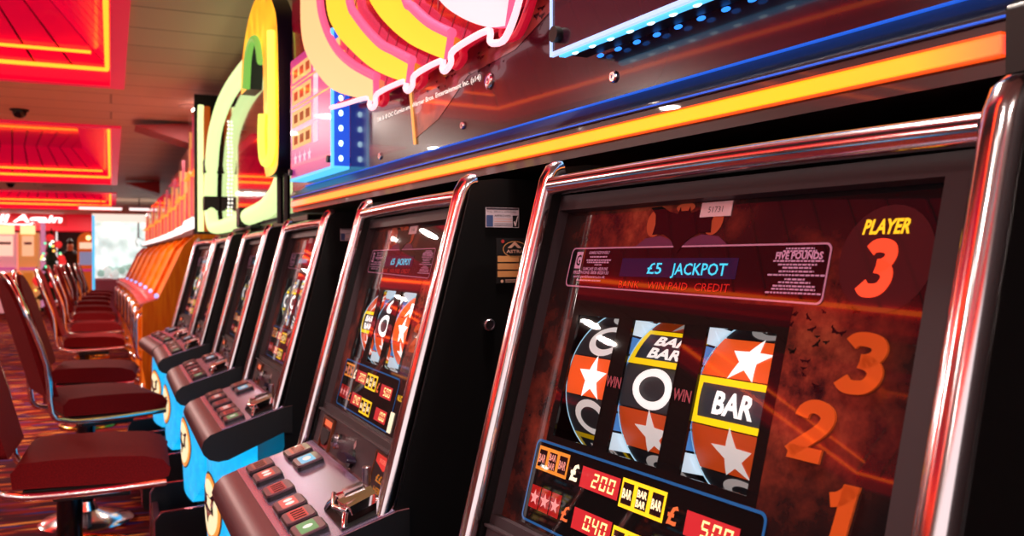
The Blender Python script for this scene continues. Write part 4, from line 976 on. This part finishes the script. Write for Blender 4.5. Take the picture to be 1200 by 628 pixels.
for k in range(34):
    z = random.uniform(.35, 1.75); a = random.uniform(PI*.9, PI*2.1); r_ = (.40-.045*(z-.3)/.21)*1.0
    m_ = [glow('bauble_red', (.9, .03, .03, 1), .8), glow('fairy_white', (1, .9, .75, 1), 3), glow('fairy_green', (.1, .8, .4, 1), 2), glow('fairy_amber', (1, .5, .1, 1), 2.4)][k % 4]
    MB().blob((r_*math.cos(a), r_*math.sin(a), z), (.085, .07, .085) if k % 4 == 0 else (.026, .026, .026), m_, 8, 5).build('bauble' if k % 4 == 0 else 'fairy_light', tr)
# arch-topped arcade game
ag = thing('arcade_game', 'orange arch topped arcade game by the dark doorway', 'arcade machine', (-.80, 25.4, 0))
pr2 = [(0, .0), (0, 1.70)]+[(.23-.23*math.cos(PI*i/10), 1.70+.23*math.sin(PI*i/10)) for i in range(11)]+[(.46, 1.70), (.46, 0)]
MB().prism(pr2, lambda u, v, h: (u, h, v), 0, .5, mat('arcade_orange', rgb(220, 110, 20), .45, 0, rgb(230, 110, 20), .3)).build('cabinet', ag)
mb = MB(); mb.box(.05, .41, -.02, 0, 1.50, 1.66, glow('arcade_header', (1, .72, .5, 1), .9)); mb.build('header', ag); MB().box(.05, .41, -.015, 0, 1.08, 1.42, glow('arcade_screen', (.35, .40, .65, 1), .5)).build('screen', ag)
MB().box(.03, .43, -.16, 0, .92, .98, mat('arcade_panel', rgb(190, 60, 120), .4, 0, rgb(220, 50, 140), .5)).build('control_panel', ag); MB().blob((.26, -.02, 1.78), (.06, .03, .06), glow('arcade_lamp', (1, .85, .35, 1), 2), 10, 6).build('lamp', ag)

# person in the doorway (one continuous skinned body, clothes as materials by height)
def person(loc, rot):
    root = thing('person', 'person in dark clothes standing by the dark doorway, partly hidden', 'person', loc, rot)
    V = [(0, 0, .92), (0, 0, 1.12), (0, .01, 1.36), (0, 0, 1.45), (0, -.01, 1.55), (0, -.01, 1.66),
         (.19, .01, 1.38), (.25, .02, 1.12), (.24, -.08, .90), (.24, -.12, .82), (-.19, .01, 1.38), (-.25, .02, 1.12), (-.24, -.06, .90), (-.24, -.10, .82),
         (.10, 0, .86), (.11, -.01, .48), (.11, .03, .09), (.12, -.12, .04), (-.10, 0, .86), (-.11, -.01, .48), (-.11, .03, .09), (-.12, -.12, .04)]
    Ed = [(0, 1), (1, 2), (2, 3), (3, 4), (4, 5), (2, 6), (6, 7), (7, 8), (8, 9), (2, 10), (10, 11), (11, 12), (12, 13), (0, 14), (14, 15), (15, 16), (16, 17), (0, 18), (18, 19), (19, 20), (20, 21)]
    Rr = [.14, .135, .15, .06, .085, .08, .07, .05, .038, .036, .07, .05, .038, .036, .10, .065, .045, .04, .10, .065, .045, .04]
    me = bpy.data.meshes.new('body'); me.from_pydata(V, Ed, []); o = bpy.data.objects.new('body', me); COL.objects.link(o); o.parent = root
    sk = o.modifiers.new('skin', 'SKIN'); sk.use_smooth_shade = True
    for i, sv in enumerate(me.skin_vertices[0].data): sv.radius = (Rr[i], Rr[i]*.8); sv.use_root = (i == 0)
    o.modifiers.new('sub', 'SUBSURF').render_levels = 2
    m_ = mat('person_skin_and_clothes', rgb(30, 26, 40), .8); g = NT(m_); tc = g.n('ShaderNodeTexCoord'); sp = g.n('ShaderNodeSeparateXYZ'); g.l(tc.outputs['Object'], sp.inputs[0])
    g.l(g.ramp([(0, rgb(24, 22, 34)), (.845, rgb(24, 22, 34)), (.85, rgb(190, 130, 105)), (1, rgb(190, 130, 105))], (lambda mm: (g.l(sp.outputs[2], mm.inputs[0]), setattr(mm.inputs['From Max'], 'default_value', 1.72), mm.outputs[0])[2])(g.n('ShaderNodeMapRange'))).outputs[0], g.b.inputs['Base Color'])
    me.materials.append(m_)
    MB().blob((0, .015, 1.69), (.085, .095, .085), mat('hair_dark', rgb(30, 20, 16), .7), 12, 8).build('hair', root)
    mb = MB(); mb.blob((0, -.095, 1.60), (.012, .016, .02), m_, 8, 5); mb.build('nose', root)
    for sx in (-1, 1):
        MB().blob((sx*.03, -.082, 1.63), (.010, .006, .006), mat('eye_dark', rgb(20, 16, 16), .3), 8, 5).build('eye', root)
        mb = MB(); hx = sx*.24; hy = -.11 if sx > 0 else -.09
        for k in range(4): mb.tube([(hx+.0+.0*k, hy-.03+.018*k, .81), (hx, hy-.035+.019*k, .76), (hx-.008*sx, hy-.04+.019*k, .72-.006*(k % 2))], [.010, .009, .007], mat('skin', rgb(190, 130, 105), .6), 6)
        mb.tube([(hx, hy-.045, .83), (hx-.01*sx, hy-.065, .80), (hx-.012*sx, hy-.07, .77)], [.011, .010, .008], mat('skin', rgb(190, 130, 105), .6), 6); mb.build('fingers', root)
person((-1.0, 26.3, 0), R(10))

# ------------------------------------------------------------------ room
def structure(o): o['kind'] = 'structure'; return o
ZC = 2.5; Y0, Y1 = -6.0, YW_; X0, X1 = -9.0, 1.25
CAR = mat('carpet', rgb(110, 24, 22), .95, spec=.1); g = NT(CAR); tc = g.n('ShaderNodeTexCoord')
def streak(ang, sc, lo, hi, seed):
    mp = g.n('ShaderNodeMapping'); mp.inputs['Rotation'].default_value = (0, 0, R(ang)); mp.inputs['Scale'].default_value = sc; mp.inputs['Location'].default_value = (seed, seed*.7, 0)
    nz = g.n('ShaderNodeTexNoise'); nz.inputs['Scale'].default_value = 1; nz.inputs['Detail'].default_value = 1.5; g.l(tc.outputs['Object'], mp.inputs[0]); g.l(mp.outputs[0], nz.inputs['Vector'])
    return g.ramp([(lo, (0, 0, 0, 1)), (hi, (1, 1, 1, 1))], nz.outputs[0]).outputs[0]
def mix(a, b, f):
    m_ = g.n('ShaderNodeMix', data_type='RGBA'); g.l(f, m_.inputs[0])
    for v, i in ((a, 6), (b, 7)):
        if isinstance(v, tuple): m_.inputs[i].default_value = v
        else: g.l(v, m_.inputs[i])
    return m_.outputs[2]
c = mix(rgb(128, 20, 16), rgb(66, 10, 22), streak(70, (3, 10, 1), .40, .55, 1))
c = mix(c, rgb(200, 92, 34), streak(62, (2.4, 16, 1), .60, .64, 5)); c = mix(c, rgb(226, 140, 60), streak(112, (2.6, 18, 1), .63, .66, 9)); c = mix(c, rgb(50, 38, 100), streak(84, (3, 14, 1), .61, .65, 13)); c = mix(c, rgb(110, 26, 66), streak(130, (3, 14, 1), .61, .66, 21))
g.l(c, g.b.inputs['Base Color'])
structure(MB().box(X0, X1, Y0, Y1, -.1, 0, CAR).build('floor'))
CEI = mat('ceiling_planks', rgb(226, 205, 185), .55, spec=.3); g = NT(CEI); tc = g.n('ShaderNodeTexCoord'); br = g.n('ShaderNodeTexBrick'); br.inputs['Scale'].default_value = 1; br.offset = .5
for k, v in (('Color1', rgb(232, 212, 192)), ('Color2', rgb(222, 200, 182)), ('Mortar', rgb(160, 136, 118))): br.inputs[k].default_value = v
br.inputs['Mortar Size'].default_value = .008; br.inputs['Brick Width'].default_value = 2.4; br.inputs['Row Height'].default_value = .45
g.l(tc.outputs['Object'], br.inputs['Vector']); g.l(br.outputs[0], g.b.inputs['Base Color'])
# ceiling with rectangular openings for the coffers
COF = [(-2.75, .07, y0, y1) for y0, y1 in ((-5.7, -1.75), (.25, 7.26), (9.45, 16.55), (18.7, 25.0))]+[(-6.6, -3.3, y0, y1) for y0, y1 in ((-1.5, 5.15), (9.0, 16.0), (18.7, 25.0))]
xs = sorted({X0, X1}|{v for c_ in COF for v in c_[:2]}); ys = sorted({Y0, Y1}|{v for c_ in COF for v in c_[2:]})
mb = MB()
for i in range(len(xs)-1):
    for j in range(len(ys)-1):
        cx, cy = (xs[i]+xs[i+1])/2, (ys[j]+ys[j+1])/2
        if any(a < cx < b and c_ < cy < d for a, b, c_, d in COF): continue
        mb.box(xs[i], xs[i+1], ys[j], ys[j+1], ZC, ZC+.03, CEI)
mb.box(X0, X1, Y0, Y1, 3.08, 3.12, CEI)
structure(mb.build('ceiling', smooth=0))
DW = mat('wall_dark', rgb(30, 20, 24), .7); PW_ = mat('wall_warm', rgb(150, 80, 70), .7)
structure(MB().box(X1, X1+.1, Y0, Y1, 0, ZC, DW).build('wall_right')); structure(MB().box(X0-.1, X0, Y0, Y1, 0, ZC, PW_).build('wall_left'))
mb = MB(); RF = mat('fascia_red_glow', rgb(222, 18, 44), .5, 0, rgb(230, 14, 40), .35)  # small glow put into the red to brighten the fascia
mb.box(X0, -1.45, Y1, Y1+.1, 0, ZC, mat('wall_end_pink', rgb(170, 70, 90), .6)); mb.box(-.45, X1, Y1, Y1+.1, 0, ZC, mat('wall_end_pink', rgb(170, 70, 90), .6)); mb.box(-1.45, -.45, Y1, Y1+.1, 2.02, ZC, RF)
structure(mb.build('wall_front'))
structure(MB().box(-4.6, .6, Y1-.48, Y1-.02, 2.04, ZC-.005, RF).build('trim_1'))
structure(MB().box(-1.45, -.45, Y1+.05, Y1+.9, 0, .01, DW).box(-1.45, -.45, Y1+.9, Y1+.95, 0, 2.1, BLACK).build('door_1'))

# neon coffers
CRED = mat('coffer_red_glow', rgb(225, 6, 60), .25, 0, rgb(255, 0, 76), .30, coat=.3); CTRIM = mat('coffer_trim_glow', rgb(220, 22, 64), .4, 0, rgb(255, 10, 70), .40)  # neon light on panels and trim put into their colours as glow
CTOP = mat('coffer_top_dark', rgb(70, 18, 18), .10, .5, coat=1); CSLOT = mat('coffer_slot', rgb(60, 4, 8), .3)
NEON = glow('neon_yellow_orange', (1, .105, .006, 1), 7.0); NEONR = glow('neon_red', (1, .04, .02, 1), 2.6)
names = ['red neon ceiling coffer behind the camera', 'nearest red neon ceiling coffer, at top left', 'middle red neon ceiling coffer over the chairs', 'farthest red neon ceiling coffer before the script sign', 'nearest red neon coffer over the next aisle', 'middle red neon coffer over the next aisle', 'farthest red neon coffer over the next aisle']
for (a, b, c_, d), lab in zip(COF, names):
    t = thing('neon_coffer', lab, 'ceiling light', ((a+b)/2, (c_+d)/2, ZC), group='red neon coffers in the ceiling')
    hx, hy = (b-a)/2, (d-c_)/2
    rect = lambda k: [(-hx+k, -hy+k), (hx-k, -hy+k), (hx-k, hy-k), (-hx+k, hy-k)]
    Z = lambda u, v, h: (u, v, h)
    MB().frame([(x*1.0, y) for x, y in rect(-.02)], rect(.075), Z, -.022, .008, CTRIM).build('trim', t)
    mb = MB()
    r0, r1 = rect(.075), rect(.075)
    for i in range(4):
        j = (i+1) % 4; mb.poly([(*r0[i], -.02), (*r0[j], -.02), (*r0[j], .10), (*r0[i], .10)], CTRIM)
    mb.build('lip', t, smooth=0)
    D_ = .42; q0, q1 = rect(.075), rect(.075+D_)
    for i, nm_ in enumerate(('slope_panel',)*4):      # sloping sides of separate slats
        j = (i+1) % 4; A, B, C_, E = Vector((*q0[i], .10)), Vector((*q0[j], .10)), Vector((*q1[j], .10+D_)), Vector((*q1[i], .10+D_))
        mb = MB(); n = max(6, int((B-A).length/.24)); nn = ((B-A).cross(E-A)).normalized()
        if nn.z > 0: nn = -nn
        mb.poly([A-nn*.02, B-nn*.02, C_-nn*.02, E-nn*.02], CSLOT)
        for k in range(n):
            u0, u1 = (k+.05)/n, (k+.95)/n
            P4 = [A.lerp(B, u0), A.lerp(B, u1), E.lerp(C_, u1), E.lerp(C_, u0)]
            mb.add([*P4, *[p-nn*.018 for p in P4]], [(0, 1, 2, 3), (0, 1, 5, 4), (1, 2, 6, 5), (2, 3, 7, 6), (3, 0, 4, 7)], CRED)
        mb.build(nm_, t, smooth=0)
    MB().box(-hx+.49, hx-.49, -hy+.49, hy-.49, .52, .54, CTOP).build('top_panel', t)
    def loop_tube(k, z, r_, m_, nm_, which=(0, 1, 2, 3)):
        for i in which:
            q = rect(k); p, e = q[i], q[(i+1) % 4]; MB().tube([(*p, z), (*e, z)], r_, m_, 8).build(nm_, t)
    loop_tube(.095, .095, .014, NEON, 'neon_tube'); loop_tube(.20, .19, .011, NEON, 'neon_tube', (0, 2))
# round ceiling downlights; those behind the camera are unseen and added as fill
LAMPW = glow('downlight_white', (1, .88, .78, 1), 14)
DL = [(.55, 1.2), (-3.25, 5.6), (-3.6, 5.75), (-3.02, 2.4), (-3.02, 9.2), (.62, 7.95), (-1.3, 7.65), (-1.3, 8.85), (-3.02, 13), (-1.0, 17.6), (-2.2, 17.4), (-.5, 26.6), (-2.0, 26.8), (-3.0, 26.8), (-1.3, -.8), (-3.0, -3.2), (-.4, -.6), (-2.4, -.6), (.5, -1.3)]
for i, (x, y) in enumerate(DL):
    t = thing('downlight', 'round white ceiling downlight', 'ceiling light', (x, y, ZC), group='round white ceiling downlights')
    MB().lathe([(.085, -.012), (.105, -.012), (.105, .0), (.085, .0)], (0, 0, 0), mat('downlight_ring', rgb(200, 190, 180), .4), n=20).build('ring', t)
    MB().lathe([(.083, -.008), (.001, -.008)], (0, 0, 0), LAMPW, n=20).build('lens', t)
    L = bpy.data.lights.new('lamp', 'AREA'); L.shape = 'DISK'; L.size = .16; L.energy = 40 if y > 0 else 15; L.color = (1, .86, .76)
    lo = bpy.data.objects.new('lamp', L); COL.objects.link(lo); lo.parent = t; lo.location = (0, 0, -.03)
# two small black domes on the ceiling
for x, y, lab in ((-.72, 8.75, 'nearer small black camera dome on the ceiling'), (-1.55, 17.2, 'farther small black camera dome on the ceiling')):
    t = thing('ceiling_camera', lab, 'security camera', (x, y, ZC)); MB().lathe([(.001, -.075), (.03, -.07), (.05, -.05), (.058, -.02), (.06, 0)], (0, 0, 0), mat('dome_black', rgb(16, 14, 16), .2), n=18).build('dome', t); MB().lathe([(.075, -.012), (.075, 0)], (0, 0, 0), RUBBER, n=18).build('collar', t)

# ------------------------------------------------------------------ world, camera
w = bpy.data.worlds.new('fill_world'); S.world = w; w.use_nodes = True
w.node_tree.nodes['Background'].inputs[0].default_value = (1, .82, .80, 1); w.node_tree.nodes['Background'].inputs[1].default_value = 1.25  # warm fill added; it enters through the side left open behind the camera
cam = bpy.data.cameras.new('camera'); co = bpy.data.objects.new('camera', cam); COL.objects.link(co)
co.location = (0, 0, 1.2); co.rotation_euler = (R(90-.49), 0, R(-24.22)); cam.sensor_width = 36; cam.lens = 36*1043.1/1200; cam.clip_start = .02
cam.dof.use_dof = True; cam.dof.focus_distance = 1.15; cam.dof.aperture_fstop = 8.5
S.camera = co
S.view_settings.view_transform = 'Standard'; S.view_settings.look = 'None'; S.view_settings.exposure = 0; S.view_settings.gamma = 1
S.view_settings.use_curve_mapping = False
S.cycles.use_denoising = True
